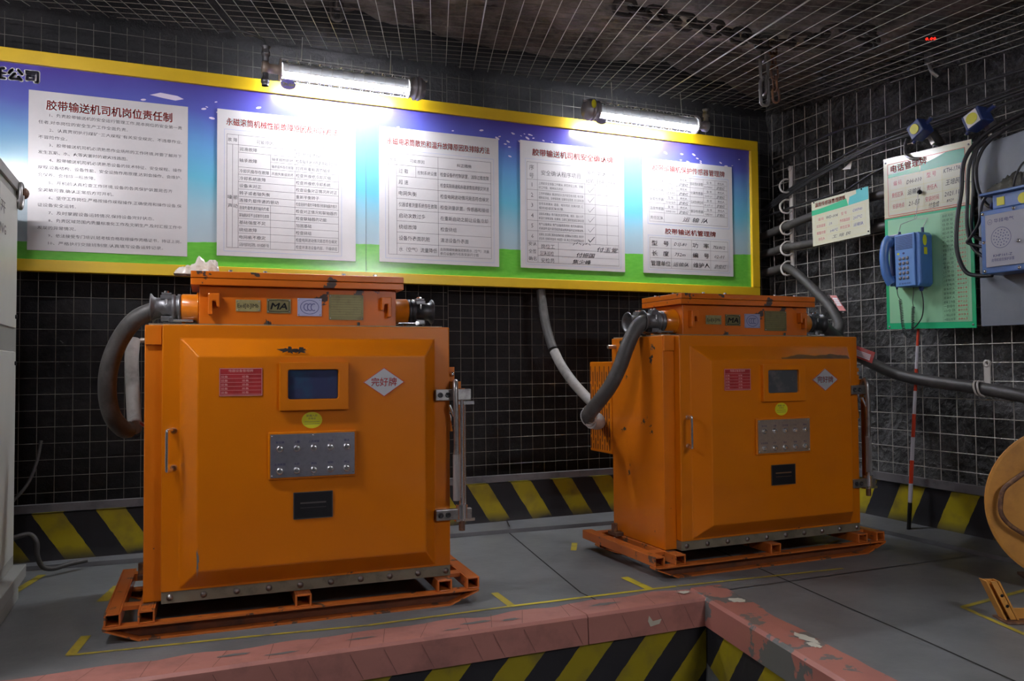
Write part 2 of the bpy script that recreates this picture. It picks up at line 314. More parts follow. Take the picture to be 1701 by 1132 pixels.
def build_each(mb, name, m, parent=None, bevel=0.):
    """one object per separate piece of the builder (pieces whose boxes touch stay together)"""
    par = list(range(len(mb.v)))
    def find(a):
        while par[a] != a: par[a] = par[par[a]]; a = par[a]
        return a
    for f in mb.f:
        r0 = find(f[0])
        for i in f[1:]: par[find(i)] = r0
    G = {}
    for k, f in enumerate(mb.f): G.setdefault(find(f[0]), []).append(k)
    I = []
    for fs in G.values():
        vs = {i for k in fs for i in mb.f[k]}; P = [mb.v[i] for i in vs]
        I.append([fs, [min(p[a] for p in P) for a in range(3)], [max(p[a] for p in P) for a in range(3)]])
    ch = True
    while ch:
        ch = False
        for i in range(len(I)):
            for j in range(i + 1, len(I)):
                if all(I[i][1][a] <= I[j][2][a] + .0006 and I[j][1][a] <= I[i][2][a] + .0006 for a in range(3)):
                    I[i] = [I[i][0] + I[j][0], [min(p, q) for p, q in zip(I[i][1], I[j][1])], [max(p, q) for p, q in zip(I[i][2], I[j][2])]]; del I[j]; ch = True; break
            if ch: break
    out = []
    for fs, lo, hi in I:
        n_ = MB(); mp = {}
        for k in sorted(fs):
            ix = []
            for i in mb.f[k]:
                if i not in mp: mp[i] = len(n_.v); n_.v.append(mb.v[i])
                ix.append(mp[i])
            n_.f.append(tuple(ix)); n_.sm.append(mb.sm[k])
        out.append(n_.build(name, m, parent, bevel))
    return out
MB.each = build_each
FONT = bpy.data.curves.new('lettering', 'FONT'); FO = bpy.data.objects.new('lettering', FONT); COL.objects.link(FO)

def thing(name, label, cat, loc=(0, 0, 0), rz=0., group=None):
    o = bpy.data.objects.new(name, None); COL.objects.link(o); o.location = loc; o.rotation_euler = (0, 0, rz); o.empty_display_size = .1
    return tag(o, label, cat, group)
def tag(o, label, cat, group=None):
    o['label'] = label; o['category'] = cat
    if group: o['group'] = group
    return o
def struct(name, mb, m, **k):
    o = mb.build(name, m, **k); o['kind'] = 'structure'; return o
def copy_thing(root, label):
    r = root.copy(); COL.objects.link(r); r['label'] = label
    for ch in [c for c in bpy.data.objects if c.parent == root]:
        c = ch.copy(); COL.objects.link(c); c.parent = r
        for g in [g for g in bpy.data.objects if g.parent == ch]:
            d = g.copy(); COL.objects.link(d); d.parent = c
    return r
def spline(pts, n=8):
    """smooth Catmull-Rom path through the points"""
    P = [Vector(p) for p in pts]; P = [2 * P[0] - P[1]] + P + [2 * P[-1] - P[-2]]; out = []
    for i in range(1, len(P) - 2):
        a, b, c, d = P[i - 1:i + 3]
        for k in range(n):
            t = k / n; out.append(.5 * (2 * b + (c - a) * t + (2 * a - 5 * b + 4 * c - d) * t * t + (3 * b - a - 3 * c + d) * t ** 3))
    out.append(P[-2]); return out
def rrect(x0, x1, z0, z1, r, n=5):
    out = []
    for cx, cz, a0 in ((x1 - r, z1 - r, 0), (x0 + r, z1 - r, 90), (x0 + r, z0 + r, 180), (x1 - r, z0 + r, 270)):
        for k in range(n + 1): a = radians(a0 + 90 * k / n); out.append((cx + r * cos(a), cz + r * sin(a)))
    return out
HALF = pi / 2
# ================================================================== SETTING
PZ = -.36                      # walkway level below the platform
struct('floor', MB().box(-3.2, 4.15, -1.71, .25, PZ, 0).hexa([(2.03, -1.70, PZ), (1.55, -5.7, PZ), (4.15, -5.7, PZ), (4.15, -1.70, PZ), (2.05, -1.70, 0), (1.42, -5.7, 0), (4.15, -5.7, 0), (4.15, -1.70, 0)]), FLOOR)
struct('floor', MB().box(-3.2, 2.3, -5.7, -1.6, PZ - .1, PZ), FLOOR_LOW)

def sheet(name, m, fn, nu, nv, back=None):
    mb = MB(); V = [fn(i / nu, j / nv) for j in range(nv + 1) for i in range(nu + 1)]
    mb.add(V, [(j * (nu + 1) + i, j * (nu + 1) + i + 1, (j + 1) * (nu + 1) + i + 1, (j + 1) * (nu + 1) + i) for j in range(nv) for i in range(nu)], True)
    o = struct(name, mb, m); md = o.modifiers.new('thickness', 'SOLIDIFY'); md.thickness = .12; md.offset = -1; return o
def nz(x, y, z, s=1., oct_=4): return noise.fractal(Vector((x, y, z)) * s, .9, 2.1, oct_)
def f_back(s, t):
    x = -3.2 + 7.35 * s; z = -.3 + 3.7 * t; return (x, .16 - .07 * nz(x, 3, z, 1.3), z)
def f_right(s, t):
    y = .3 - 6 * s; z = -.3 + 3.7 * t; return (4.07 - .06 * nz(7, y, z, 1.6) - .012 * nz(2, y, z, 9), y, z)
def f_ceil(s, t):
    x = -3.2 + 7.4 * s; y = -5.7 + 6 * t; return (x, y, 3.12 + .11 * y - .12 * nz(x, y, 5, 1.1) - .02 * nz(x, y, 5, 7))
sheet('wall_back', ROCK_BACK, f_back, 120, 60)
sheet('wall_right', ROCK_RIGHT, f_right, 200, 120)
sheet('ceiling', ROCK_CEIL, f_ceil, 170, 140)
struct('wall_left', MB().box(-3.3, -3.1, -5.8, .3, PZ, 3.3), ROCK_BACK)
struct('wall_front', MB().box(-3.3, 4.2, -5.9, -5.7, PZ, 3.3), ROCK_BACK)

# striped kerbs along the walls and the edge of the platform
struct('trim_1', MB().box(-3.1, 3.93, -.05, .06, 0, .262), stripes('hazard_back', 0, .277, .48, .64, 1.605 + .64 * .268, .03, .27))
struct('trim_2', MB().box(3.885, 3.98, -5.6, -.051, 0, .262), stripes('hazard_right', 1, .331, .5, .47, -1.137, .04, .27))
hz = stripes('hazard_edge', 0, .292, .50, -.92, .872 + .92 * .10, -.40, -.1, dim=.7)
struct('trim_3', MB().box(-3.1, 2.06, -1.775, -1.711, PZ, -.004), hz)
ang = atan2(-.152, -.87)
def kx(y): return 2.022 + (y + 1.79) * .175
mb = MB(); mb.hexa([(kx(-5.6), -5.6, PZ), (kx(-5.6) + .07, -5.6, PZ), (kx(-1.78) + .07, -1.712, PZ), (kx(-1.78), -1.776, PZ), (kx(-5.6), -5.6, -.004), (kx(-5.6) + .07, -5.6, -.004), (kx(-1.78) + .07, -1.712, -.004), (kx(-1.78), -1.776, -.004)])
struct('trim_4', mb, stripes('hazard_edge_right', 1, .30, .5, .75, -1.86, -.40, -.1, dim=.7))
# faded red capping: bent plate over the platform edge, wavy where it meets the rubber floor
def cap_front(x0, x1):
    mb = MB(); n = int((x1 - x0) / .05); T = []; 
    for i in range(n + 1):
        x = x0 + (x1 - x0) * i / n; e = .012 * sin(x * 21) + .018 * nz(x, 1, 1, 5)
        e = -1.625 + e
        T.append([(x, e, .0045), (x, -1.70, .006), (x, -1.778, .006), (x, -1.788, -.004), (x, -1.792, -.104), (x, -1.780, -.106), (x, -1.776, -.002), (x, e, .0005)])
    V = [p for r_ in T for p in r_]; F = [(i * 8 + k, (i + 1) * 8 + k, (i + 1) * 8 + (k + 1) % 8, i * 8 + (k + 1) % 8) for i in range(n) for k in range(8)]
    F = [f[::-1] for f in F] + [tuple(range(8)), tuple(n * 8 + k for k in range(7, -1, -1))]
    return mb.add(V, F)
struct('trim_5', cap_front(-3.05, 1.472), PINK)
struct('trim_6', cap_front(1.476, 2.03), PINK)
mb = MB(); n = 60; T = []
for i in range(n + 1):
    y = -1.64 - 3.9 * i / n; x = kx(y); e = x + .15 + .02 * nz(1, y, 1, 5)
    if i == 0: x = kx(-1.64)
    y2 = y if i else -1.64
    T.append([(e, y, .005), (x + .08, y, .008), (x + .003, y2, .008), (x - .010, y2, -.003), (x - .013, y2, -.104), (x - .002, y2, -.106), (x + .0, y2, -.001), (e, y, .0005)])
T = [t for t in T if t[2][1] <= -1.6]
V = [p for r_ in T for p in r_]; n = len(T) - 1
F = [(i * 8 + k, (i + 1) * 8 + k, (i + 1) * 8 + (k + 1) % 8, i * 8 + (k + 1) % 8) for i in range(n) for k in range(8)] + [tuple(range(8))[::-1], tuple(n * 8 + k for k in range(8))]
struct('trim_7', mb.add(V, F), paint('faded_red_capping_worn', (.50, .20, .16), (.17, .175, .17), 6, .545, rough=.45, seed=4.4, grime=(.25, .10, .085)))
# bare patches and flaked white paint on the capping
def blob(mb, cx, cy, rx, ry, z, seed, n=22, rot=0):
    V = []
    for k in range(n):
        a = 2 * pi * k / n; q = 1 + .45 * nz(cos(a) * 2 + seed, sin(a) * 2, seed, 1.5, 3); px, py = rx * q * cos(a), ry * q * sin(a)
        V.append((cx + px * cos(rot) - py * sin(rot), cy + px * sin(rot) + py * cos(rot), z))
    return mb.add(V, [tuple(range(n))])
mb = MB()
for a in ((1.98, -1.685, .028, .018, 1), (2.11, -1.87, .03, .03, 2), (2.03, -2.33, .022, .06, 3), (2.005, -2.40, .018, .03, 6)): blob(mb, *a[:4], .0095, a[4])
mb.add([(1.742, -1.7935, -.028), (1.76, -1.7935, -.052), (1.80, -1.7935, -.048), (1.79, -1.7935, -.066), (1.748, -1.7935, -.072), (1.737, -1.7935, -.05)], [(0, 5, 4, 3, 2, 1)])
struct('trim_8', mb, CHIPWHITE)
mb = MB()
for a in ((1.05, -1.70, .06, .012, 4), (1.18, -1.72, .04, .01, 7), (.62, -1.70, .05, .008, 8), (.2, -1.69, .05, .01, 9), (1.60, -1.69, .07, .014, 11), (.35, -1.74, .06, .009, 5), (.95, -1.74, .03, .006, 15)): blob(mb, *a[:4], .0075, a[4])
struct('trim_9', mb, CHIPGREY)

mb = MB(); x = -.35; k = 0
while x < 1.98:
    dx = .05 + .02 * sin(k * 2.3); w0 = .0022
    if abs(x - dx - 1.474) > .05:
        mb.add([(x, -1.632, .0069), (x + w0, -1.632, .0069), (x - dx + w0, -1.776, .0069), (x - dx, -1.776, .0069)], [(0, 3, 2, 1)])
        mb.add([(x - dx, -1.7925, -.012), (x - dx + w0, -1.7925, -.012), (x - dx + .045 + w0, -1.7935, -.100), (x - dx + .045, -1.7935, -.100)], [(0, 3, 2, 1)])
    x += .135 + .03 * sin(k * 1.7); k += 1
struct('trim_24', mb, mat('capping_fold_line', (.21, .10, .085), .6))
# rubber foot strip along the walls
def strip(mb, pts, z0, z1):
    return mb
mb = MB(); prof = [(-3.1, -.06), (-.6, -.075), (.06, -.128), (1.63, -.222), (2.46, -.262), (3.70, -.34)]
n = len(prof); V = [(x, -.05, .034) for x, y in prof] + [(x, y, .022) for x, y in prof] + [(x, y - .004, .001) for x, y in prof]
mb.add(V, [(n + i, n + i + 1, i + 1, i) for i in range(n - 1)] + [(2 * n + i, 2 * n + i + 1, n + i + 1, n + i) for i in range(n - 1)])
struct('baseboard_back', mb, STEP)
struct('baseboard_right', MB().hexa([(3.70, -5.6, .001), (3.884, -5.6, .001), (3.884, -.06, .001), (3.70, -.34, .001), (3.705, -5.6, .022), (3.884, -5.6, .05), (3.884, -.06, .05), (3.705, -.34, .022)]), STEP)
# joints between the floor sheets
def ribbon(pts, wd, z):
    mb = MB()
    for (x0, y0), (x1, y1) in zip(pts, pts[1:]):
        d = Vector((x1 - x0, y1 - y0)); l = d.length; a, b = -d.y / l * wd / 2, d.x / l * wd / 2
        mb.add([(x0 - a, y0 - b, z), (x1 - a, y1 - b, z), (x1 + a, y1 + b, z), (x0 + a, y0 + b, z)], [(0, 1, 2, 3)])
    return mb
struct('trim_10', ribbon([(1.80, -.23), (1.70, -.85), (1.60, -1.49), (1.61, -1.62)], .008, .0012), SEAM)
struct('trim_11', ribbon([(2.62, -1.0), (2.53, -1.61), (2.455, -2.1), (2.40, -2.5), (2.30, -3.1), (1.98, -5.0)], .009, .0012), SEAM)
struct('trim_12', ribbon([(1.86, -.05), (1.805, -.225)], .007, .036), SEAM)
# worn yellow floor lines
def worn(pts, wd, z=.0016): return ribbon(pts, wd, z)
struct('trim_13', worn([(-.31, -1.45), (.2, -1.493), (.68, -1.549), (1.26, -1.547)], .016), YELLOW_LINE)
struct('trim_14', worn([(1.26, -1.547), (1.893, -1.566), (2.02, -1.572)], .02, .0017), YELLOW_LINE_BRIGHT)
struct('trim_15', worn([(1.893, -1.562), (1.894, -1.35)], .038, .0019), YELLOW_LINE_BRIGHT)
struct('trim_16', worn([(1.262, -1.54), (1.268, -1.34)], .032, .0015), YELLOW_LINE)
struct('trim_17', worn([(2.03, -1.572), (2.903, -1.635)], .016), YELLOW_LINE)
struct('trim_18', worn([(-.30, -1.45), (-.27, -1.25)], .034, .0015), YELLOW_LINE)
struct('trim_19', worn([(3.35, -1.16), (2.90, -1.34)], .014), YELLOW_LINE)
struct('trim_20', worn([(-.70, -.86), (-.54, -.19)], .035), YELLOW_LINE)
struct('trim_21', worn([(-.20, -.55), (-.25, -.79)], .045, .0018), YELLOW_LINE)
struct('trim_22', worn([(2.72, -2.78), (2.862, -2.285), (3.5, -2.20)], .022), YELLOW_LINE)
struct('trim_23', worn([(2.02, -.62), (1.93, -.78)], .03), YELLOW_LINE)

# ================================================================== WIRE MESH PANELS
def wmesh(name, label, lines_a, lines_b, r, m, group=None, parts=None):
    mb = MB()
    for a, b in lines_a + lines_b: mb.tube([a, b], r, 5, True, True)
    o = mb.build(name, m); return tag(o, label, 'wire mesh', group)
def back_mesh(x0, x1, label, dz=0):
    A = []; k = 0; x = x0
    while x <= x1 + .001: A.append(((x, -.020, .29), (x, -.020 + .01 * sin(x * 9), 2.70))); x += .0768
    B = [((x0, -.026, z + dz), (x1, -.026 - .006 * sin(z * 7), z + dz)) for z in [.359 + .0795 * i for i in range(30)] if z < 2.70]
    wmesh('wire_mesh_panel', label, A, B, .0016, WIRE_DARK)
back_mesh(-3.05, 1.500, 'dark square wire mesh on the back wall behind the left orange cabinet')
back_mesh(1.510, 3.90, 'dark square wire mesh on the back wall between and behind the right orange cabinet', .012)
struct('baseboard_rail', MB().box(-3.1, 3.90, -.062, -.030, .270, .308), RAIL)['kind'] = 'structure'
struct('baseboard_rail', MB().box(3.868, 3.90, -5.5, -.08, .270, .315), RAIL)['kind'] = 'structure'
def right_mesh(y0, y1, label, dz=0):
    A = []; y = y0
    while y >= y1 - .001: A.append(((3.895, y, .31), (3.895, y, 2.72 + .11 * y))); y -= .1065
    B = [((3.889, y0, z + dz), (3.889, y1, z + dz)) for z in [.371 + .0965 * i for i in range(26)] if z + dz < 2.70 + .11 * y1]
    wmesh('wire_mesh_panel', label, A, B, .0024, WIRE)
right_mesh(-.06, -.60, 'bright square wire mesh at the corner behind the cable hanger rail')
right_mesh(-.61, -3.1, 'bright square wire mesh behind the telephone board and the pole', .008)
right_mesh(-3.12, -5.4, 'square wire mesh on the right wall towards the viewer', .0)
# sagging roof mesh, its bars running askew to the walls
def azim(x): return radians(17.6 if x < 2.1 else max(11.0, 17.6 - (x - 2.1) * 4.2))
def rz_(y): return 2.735 + .12 * y
def roof_line(x0, side=0, zoff=0):
    a = azim(x0); out = []
    y = -.06
    if x0 > 3.88:                                   # starts on the right wall
        y = -.06 - (x0 - 3.88) / math.tan(a); 
    t0 = y; L_ = []
    for yy in (t0, max(-5.5, -5.5)):
        x = x0 + (yy + .1) * math.tan(a); L_.append((x, yy, rz_(yy) + zoff))
    if L_[1][0] < -3.05:
        yy = (-3.05 - x0) / math.tan(a) - .1; L_[1] = (-3.05, yy, rz_(yy) + zoff)
    return L_
def roof_panel(xa, xb, label):
    A = []; x = xa
    while x <= xb: 
        l = roof_line(x)
        if l[0][1] > -5.3 and l[0][1] > l[1][1]: A.append(tuple(l))
        x += .0865
    B = []
    # cross bars, perpendicular to the others, clipped to the panel's two edge bars
    for i in range(-12, 90):
        s = i * .0845                                # distance along the bars from the back edge
        P = []
        for xe in (xa, x - .0865):
            a = azim(xe); dx, dy = sin(a), cos(a)
            # line: points p with (p-p0).d = -s for mean direction
            am = radians(16.2); mx_, my_ = sin(am), cos(am)
            # solve along edge bar: (xe + t*dx, -.1 + t*dy) . m = c
            c = 1.7 * mx_ - .1 * my_ - s; t = (c - xe * mx_ + .1 * my_) / (dx * mx_ + dy * my_)
            P.append((xe + t * dx, -.1 + t * dy))
        (ax, ay), (bx, by) = P
        # clip to room
        def clip(ax, ay, bx, by):
            t0, t1 = 0., 1.; 
            for p, q in ((ay - by, ay + 5.5), (by - ay, -.06 - ay), (ax - bx, ax + 3.05), (bx - ax, 3.88 - ax)):
                if abs(p) < 1e-9:
                    if q < 0: return None
                    continue
                r_ = q / p
                if p < 0: t0 = max(t0, r_)
                else: t1 = min(t1, r_)
            return (t0, t1) if t0 < t1 - .02 else None
        c_ = clip(ax, ay, bx, by)
        if c_:
            q = [(ax + (bx - ax) * t, ay + (by - ay) * t) for t in c_]
            B.append(tuple((x_, y_, rz_(y_) + .006) for x_, y_ in q))
    o = wmesh('roof_wire_mesh', label, A, [], .0018, WIRE, 'roof mesh panels'); m_ = MB()
    for a, b in B: m_.tube([a, b], .0017, 5)
    m_.build('cross_bars', WIRE_CROSS, o)
roof_panel(-1.6, .370, 'roof wire mesh panel furthest left, over the left notice')
roof_panel(.352, 1.66, 'roof wire mesh panel above the tube lamp on the left')
roof_panel(1.652, 2.97, 'roof wire mesh panel above the gap between the two tube lamps')
roof_panel(2.955, 5.6, 'roof wire mesh panel furthest right, running into the corner of the right wall')

# ================================================================== DISPLAY BOARD
board = thing('display_board', 'long yellow framed display board with printed sky and grass across the back wall', 'board', (0, -.1, 1.44))
bd = MB().box(-1.9, 3.665, 0, .03, .035, 1.03); bd.build('backdrop_panel', ART, board)
X0, X1 = -1.96, 3.72
MB().box(X0, X1, -.018, .034, .985 + .0, 1.052).build('frame_rail', YELLOW_FRAME, board, .003)
MB().box(X0, X1, -.018, .034, -.012, .045).build('frame_rail', YELLOW_FRAME, board, .003)
MB().box(X1 - .062, X1, -.020, .033, .0455, .9845).build('frame_stile', YELLOW_FRAME, board, .003)
MB().box(X0, X0 + .062, -.020, .033, .0455, .9845).build('frame_stile', YELLOW_FRAME, board, .003)
mb = MB()
for i in range(95):
    x = R.choice([R.gauss(.25, .22), R.gauss(1.9, .18), R.gauss(2.0, .1), R.uniform(-.3, 3.6), R.gauss(3.2, .15)]); z = .925 - abs(R.gauss(.06, .06)); s = R.uniform(.006, .016)
    if x > 3.6 or z < .72 or x < -.3: continue
    a = R.uniform(-.5, .3); V = [(x + s * cos(t) * cos(a) - s * .4 * sin(t) * sin(a), -.0012, z + s * cos(t) * sin(a) + s * .4 * sin(t) * cos(a)) for t in [2 * pi * k / 7 for k in range(7)]]
    mb.add(V, [tuple(range(7))])
mb.add([(-.10, -.0012, .905), (-.05, -.0012, .922), (.03, -.0012, .915), (.06, -.0012, .902), (.02, -.0012, .890), (-.04, -.0012, .896)], [(0, 5, 4, 3, 2, 1)])
mb.build('petal_print', mat('petal_print', (.70, .62, .78), .3), board)
MB().text('有限责任公司', .062, -1.0, .906, -.0016, wfit=.41, bold=.066, ring=True).build('company_name_outline', WHITE_PRINT, board)
MB().text('有限责任公司', .062, -1.0, .906, -.0024, wfit=.41, bold=.012).build('company_name', mat('company_violet_grey', (.10, .085, .15), .5), board)
MB().box(1.003, 1.0045, -.0015, 0, .045, .985).build('panel_joint', GREY_PRINT, board)

def poster(x0, x1, z0, z1, label):
    r = thing('notice_poster', label, 'notice', (x0, -.1, z0), 0, 'white notices on the display board')
    MB().box(0, x1 - x0, -.006, -.0002, 0, z1 - z0).build('sheet', PAPER, r); return r
Y = -.0068
def table(mb, xs, zs, wd=.0016, y=Y):
    for x in xs: mb.line(x, zs[0], x, zs[-1], wd, y)
    for z in zs: mb.line(xs[0], z, xs[-1], z, wd, y)
# --- notice 1: post responsibility rules
p1 = poster(-.63, .08, 1.53, 2.303, 'white notice of ten numbered rules at the left, beside the company name')
T = [(1, '1、负责胶带输送机的安全运行管理工作,是本岗位的安全第一责'), (0, '任者,对本岗位的安全生产工作全面负责。'), (1, '2、认真贯彻执行煤矿“三大规程”有关安全规定、不违章作业,'), (0, '不冒险作业。'),
     (1, '3、胶带输送机司机必须熟悉作业场所的工作环境,并要了解井下'), (0, '发生瓦斯、水、火等灾害时的避灾线路图。'), (1, '4、胶带输送机司机必须熟悉设备的技术特征、安全规程、操作'), (0, '规程,设备结构、设备性能、安全设施作用原理,达到会操作、会维护、'),
     (0, '会保养、会排除一般故障。'), (1, '5、开机前认真检查工作环境,设备的各类保护装置是否齐'), (0, '全灵敏可靠,确认正常后方可开机。'), (1, '6、坚守工作岗位,严格按操作规程操作,正确使用和操作设备,保'), (0, '证设备安全运转。'),
     (1, '7、及时掌握设备运转情况,保持设备完好状态。'), (1, '8、负责区域范围内质量标准化工作及文明生产,及时汇报工作中'), (0, '发现的异常情况。'), (1, '9、依法接受专门培训,轻考核合格取得操作资格证书，持证上岗。'), (1, '10、严格执行交接班制度,认真填写设备运转记录。')]
MB().text('胶带输送机司机岗位责任制', .052, .355, .688, Y, wfit=.56, align='c', bold=.018).build('title', RED_PRINT, p1)
mb = MB()
for i, (ind, s) in enumerate(T):
    n = len(s); mb.text(s, .0185, .042 + .046 * ind, .652 - i * .0366, Y, wfit=min(.67 - .05 - .046 * ind + .02, n * (.0212 if n > 20 else .0205)))
mb.build('body_text', GREY_PRINT, p1)
# --- notice 2
p2 = poster(.222, .945, 1.543, 2.312, 'white fault table notice with noise and vibration rows, under the tube lamp on the left')
MB().text('永磁滚筒机械性能故障原因及排除方法', .042, .335, .690, Y, wfit=.58, align='c', bold=.012).build('title', RED_PRINT, p2)
mb = MB(); table(mb, [.035, .645], [.025, .665], .0013); mb.build('border', BLUE_PRINT, p2)
mb = MB(); zt = .640; zb = .045; xs = [.048, .105, .395, .628]; N = 14; rows = [zt - .052 - i * (zt - .052 - zb) / N for i in range(N + 1)]
for z in [zt, rows[0], zb]: mb.line(xs[0], z, xs[3], z, .0016, Y)
for x in xs: mb.line(x, zt, x, zb, .0016, Y)
mb.line(.076, rows[0], .076, zb, .0016, Y)
for i, z in enumerate(rows[1:-1]):
    mb.line(.105 if i != 1 else .268, z, .628, z, .0014, Y)
for a, b in ((1, 4), (8, 14)): mb.line(.268, rows[a], .268, rows[b], .0014, Y)
mb.build('table_lines', GREY_PRINT, p2)
mb = MB()
Lc = ['润滑故障', None, '轴承故障', '冷却风扇存在故障', '冷却系统故障', '设备未对正', '转子或者轴失衡', '连接负载传递的振动', '连接负载传递的轴向负载', '联轴器装配不当或者存在故障', '基础强度不足', '绕组故障', '电网极不稳定', '设备内部存在异物、水分或者干垢']
Rc = ['检查润滑剂质量和数量以及润滑系统的功能', '检查轴承状况并更换轴承部件', '打开并重新调节轴承', '检查并维修冷却风扇', '检查并维修冷却系统', '检查设备对正情况并对正', '重新平衡转子', '检查连接负载的平衡情况和联轴器的情况', '检查对正情况和联轴器的', '检查联轴器的功能', '加固基础', '检查绕组', '检查电网波动情况是否符合规定', '检查并清洁设备内部，干燥绕组']
mb.text('故 障', .022, .053, zt - .036, Y, wfit=.046); mb.text('可能原因', .022, .24, zt - .036, Y, wfit=.085, align='c'); mb.text('纠正措施', .022, .51, zt - .036, Y, wfit=.085, align='c')
for i in range(N):
    z = rows[i + 1] + .010
    if Lc[i]: mb.text(Lc[i], .021, .110, z + (.018 if i == 2 else 0), Y, wfit=min(.150, len(Lc[i]) * .0222) if i in (3, 8, 9, 13) else min(.24, len(Lc[i]) * .0222))
    mb.text(Rc[i], .021, .400, z, Y, wfit=min(.220, len(Rc[i]) * .0205))
for i, s in ((1, '轴承部件损坏'), (2, '轴承组件存在故障'), (3, '风扇失衡或损坏')): mb.text(s, .018, .274, rows[i + 1] + .010, Y, wfit=.112)
for s, x, z in (('噪', .053, .30), ('声', .053, .255), ('振', .080, .30), ('动', .080, .255)): mb.text(s, .024, x, z, Y)
mb.build('body_text', GREY_PRINT, p2)
# --- notice 3
p3 = poster(1.078, 1.80, 1.548, 2.314, 'white fault table notice on drum heating, right of the board joint')
MB().text('永磁电滚筒散热和温升故障原因及排除方法', .042, .355, .672, Y, wfit=.62, align='c', bold=.012).build('title', RED_PRINT, p3)
mb = MB(); table(mb, [.035, .690], [.022, .640], .0013); mb.build('border', BLUE_PRINT, p3)
mb = MB(); xs = [.052, .100, .345, .672]; zt, zb = .620, .045; N = 8; rows = [zt - .065 - i * (zt - .065 - zb) / N for i in range(N + 1)]
for z in [zt, rows[0], zb]: mb.line(xs[0], z, xs[3], z, .0016, Y)
for x in xs: mb.line(x, zt, x, zb, .0016, Y)
for z in rows[1:-1]: mb.line(.100, z, .672, z, .0014, Y)
mb.line(.212, rows[0], .212, rows[1], .0014, Y); mb.build('table_lines', GREY_PRINT, p3)
Lc = ['过 载', '超 速', '电网失衡', '仪器或者测量系统存在故障', '启动次数过多', '绕组故障', '设备外表面肮脏', '水（空气）流量降低']
Rc = ['检查设备的控制装置，消除过载故障', '检查实际转速和永磁滚筒铭牌额定转速', '检查电网波动情况是否符合规定', '检查测量装置、传感器和接线', '在重新启动之前让设备冷却', '检查绕组', '清洁设备外表面', '']
mb = MB(); mb.text('故障', .022, .058, zt - .045, Y, wfit=.038); mb.text('可能原因', .022, .22, zt - .045, Y, wfit=.085, align='c'); mb.text('纠正措施', .022, .505, zt - .045, Y, wfit=.09, align='c')
for i in range(N):
    z = rows[i + 1] + .020
    mb.text(Lc[i], .028, .112, z, Y, wfit=min(.225, len(Lc[i]) * .026 if len(Lc[i]) > 3 else .055))
    if Rc[i]: mb.text(Rc[i], .027, .358, z, Y, wfit=min(.30, len(Rc[i]) * .0245))
mb.text('控制系统设置', .024, .222, rows[1] + .020, Y, wfit=.115)
mb.text('去除障碍物确保足够的水（空气）流量,', .019, .356, rows[8] + .034, Y, wfit=.305); mb.text('参见设备的外形及安装尺寸图', .019, .356, rows[8] + .010, Y, wfit=.235)
mb.build('body_text', GREY_PRINT, p3)
# --- notice 4
p4 = poster(1.942, 2.662, 1.55, 2.324, 'white safety confirmation notice with ticks and signatures, left of the lamp on the right')
MB().text('胶带输送机司机安全确认牌', .046, .36, .690, Y, wfit=.56, align='c', bold=.014).build('title', RED_PRINT, p4)
mb = MB(); table(mb, [.032, .690], [.022, .665], .0013); mb.build('border', BLUE_PRINT, p4)
mb = MB(); X = [.042, .112, .436, .510, .592, .675]; zt = .645; z0 = zt - .105; N = 6; h = .0625; rows = [z0 - i * h for i in range(N + 1)]; zb = .036
for z in [zt] + rows + [zb]: mb.line(X[0], z, X[5], z, .0016, Y)
for x in (X[0], X[1], X[5]): mb.line(x, zt, x, zb, .0016, Y)
mb.line(X[2], zt, X[2], rows[-1], .0016, Y); mb.line(X[2], zt - .052, X[5], zt - .052, .0016, Y)
for x in X[3:5]: mb.line(x, zt - .052, x, rows[-1], .0016, Y)
sg = [(rows[-1] - zb) / 3 * k for k in (1, 2)]
for s in sg: mb.line(X[1], rows[-1] - s, X[5], rows[-1] - s, .0016, Y)
mb.line(.250, rows[-1], .250, zb, .0016, Y); mb.build('table_lines', GREY_PRINT, p4)
mb = MB(); mb.text('序', .034, .058, zt - .045, Y); mb.text('号', .034, .058, zt - .095, Y)
mb.text('安全确认程序项目', .034, .272, zt - .072, Y, wfit=.27, align='c'); mb.text('安全确认结果', .030, .556, zt - .042, Y, wfit=.20, align='c')
for s, x in (('班前', .472), ('班中', .550), ('班末', .633)): mb.text(s, .028, x, zt - .094, Y, wfit=.055, align='c')
for i in range(6): mb.text(str(i + 1), .036, .076, rows[i + 1] + .018, Y, align='c')
for s, x, k in (('岗位工', .135, 0), ('区队巡检', .128, 1), ('安检员', .132, 2)): mb.text(s, .030, x, rows[-1] - [.041, sg[0] + .041, sg[1] + .041][k], Y, wfit=.09)
for s, z in (('安认', .138), ('全签', .092), ('确名', .048)): mb.text(s, .026, .050, z, Y, wfit=.052)
mb.build('body_text', GREY_PRINT, p4)
mb = MB()
Q = [('上岗前安全准备工作确认: 是否持证上岗、穿戴', '好工作服、精神状态良好。'), ('工作环境确认: 输送机机头支护是否有问题, 有无障', '碍物或浮煤、杂物等隐患, 如果存在隐患, 应立即处理'), ('信号系统确认: 语音、电铃完好, 如果问题, 汇', '报班组或区队处理。'),
     ('运输系统确认: 带式输送机是否跑偏、撕裂、接头卡不', '断裂打滑等现象, 如果有, 立即汇报班组或区队处理'), ('电气设备确认: 电气设备是否完好, 有无失爆现象,', '机械部件温升是否超限或运转声音不正常等现象。'), ('如果有, 应立即汇报班组或队处理, 全部确认无问题后, 按班开', '机信号, 空转开机信号, 待返回一次, 再正式开启皮带输送机')]
for i, (a, b) in enumerate(Q):
    mb.text(a, .018, .120, rows[i + 1] + .036, Y, wfit=.305); mb.text(b, .018, .120, rows[i + 1] + .010, Y, wfit=.17 if i in (0, 2) else .308)
mb.build('fine_print', GREY_PRINT, p4)
mb = MB()
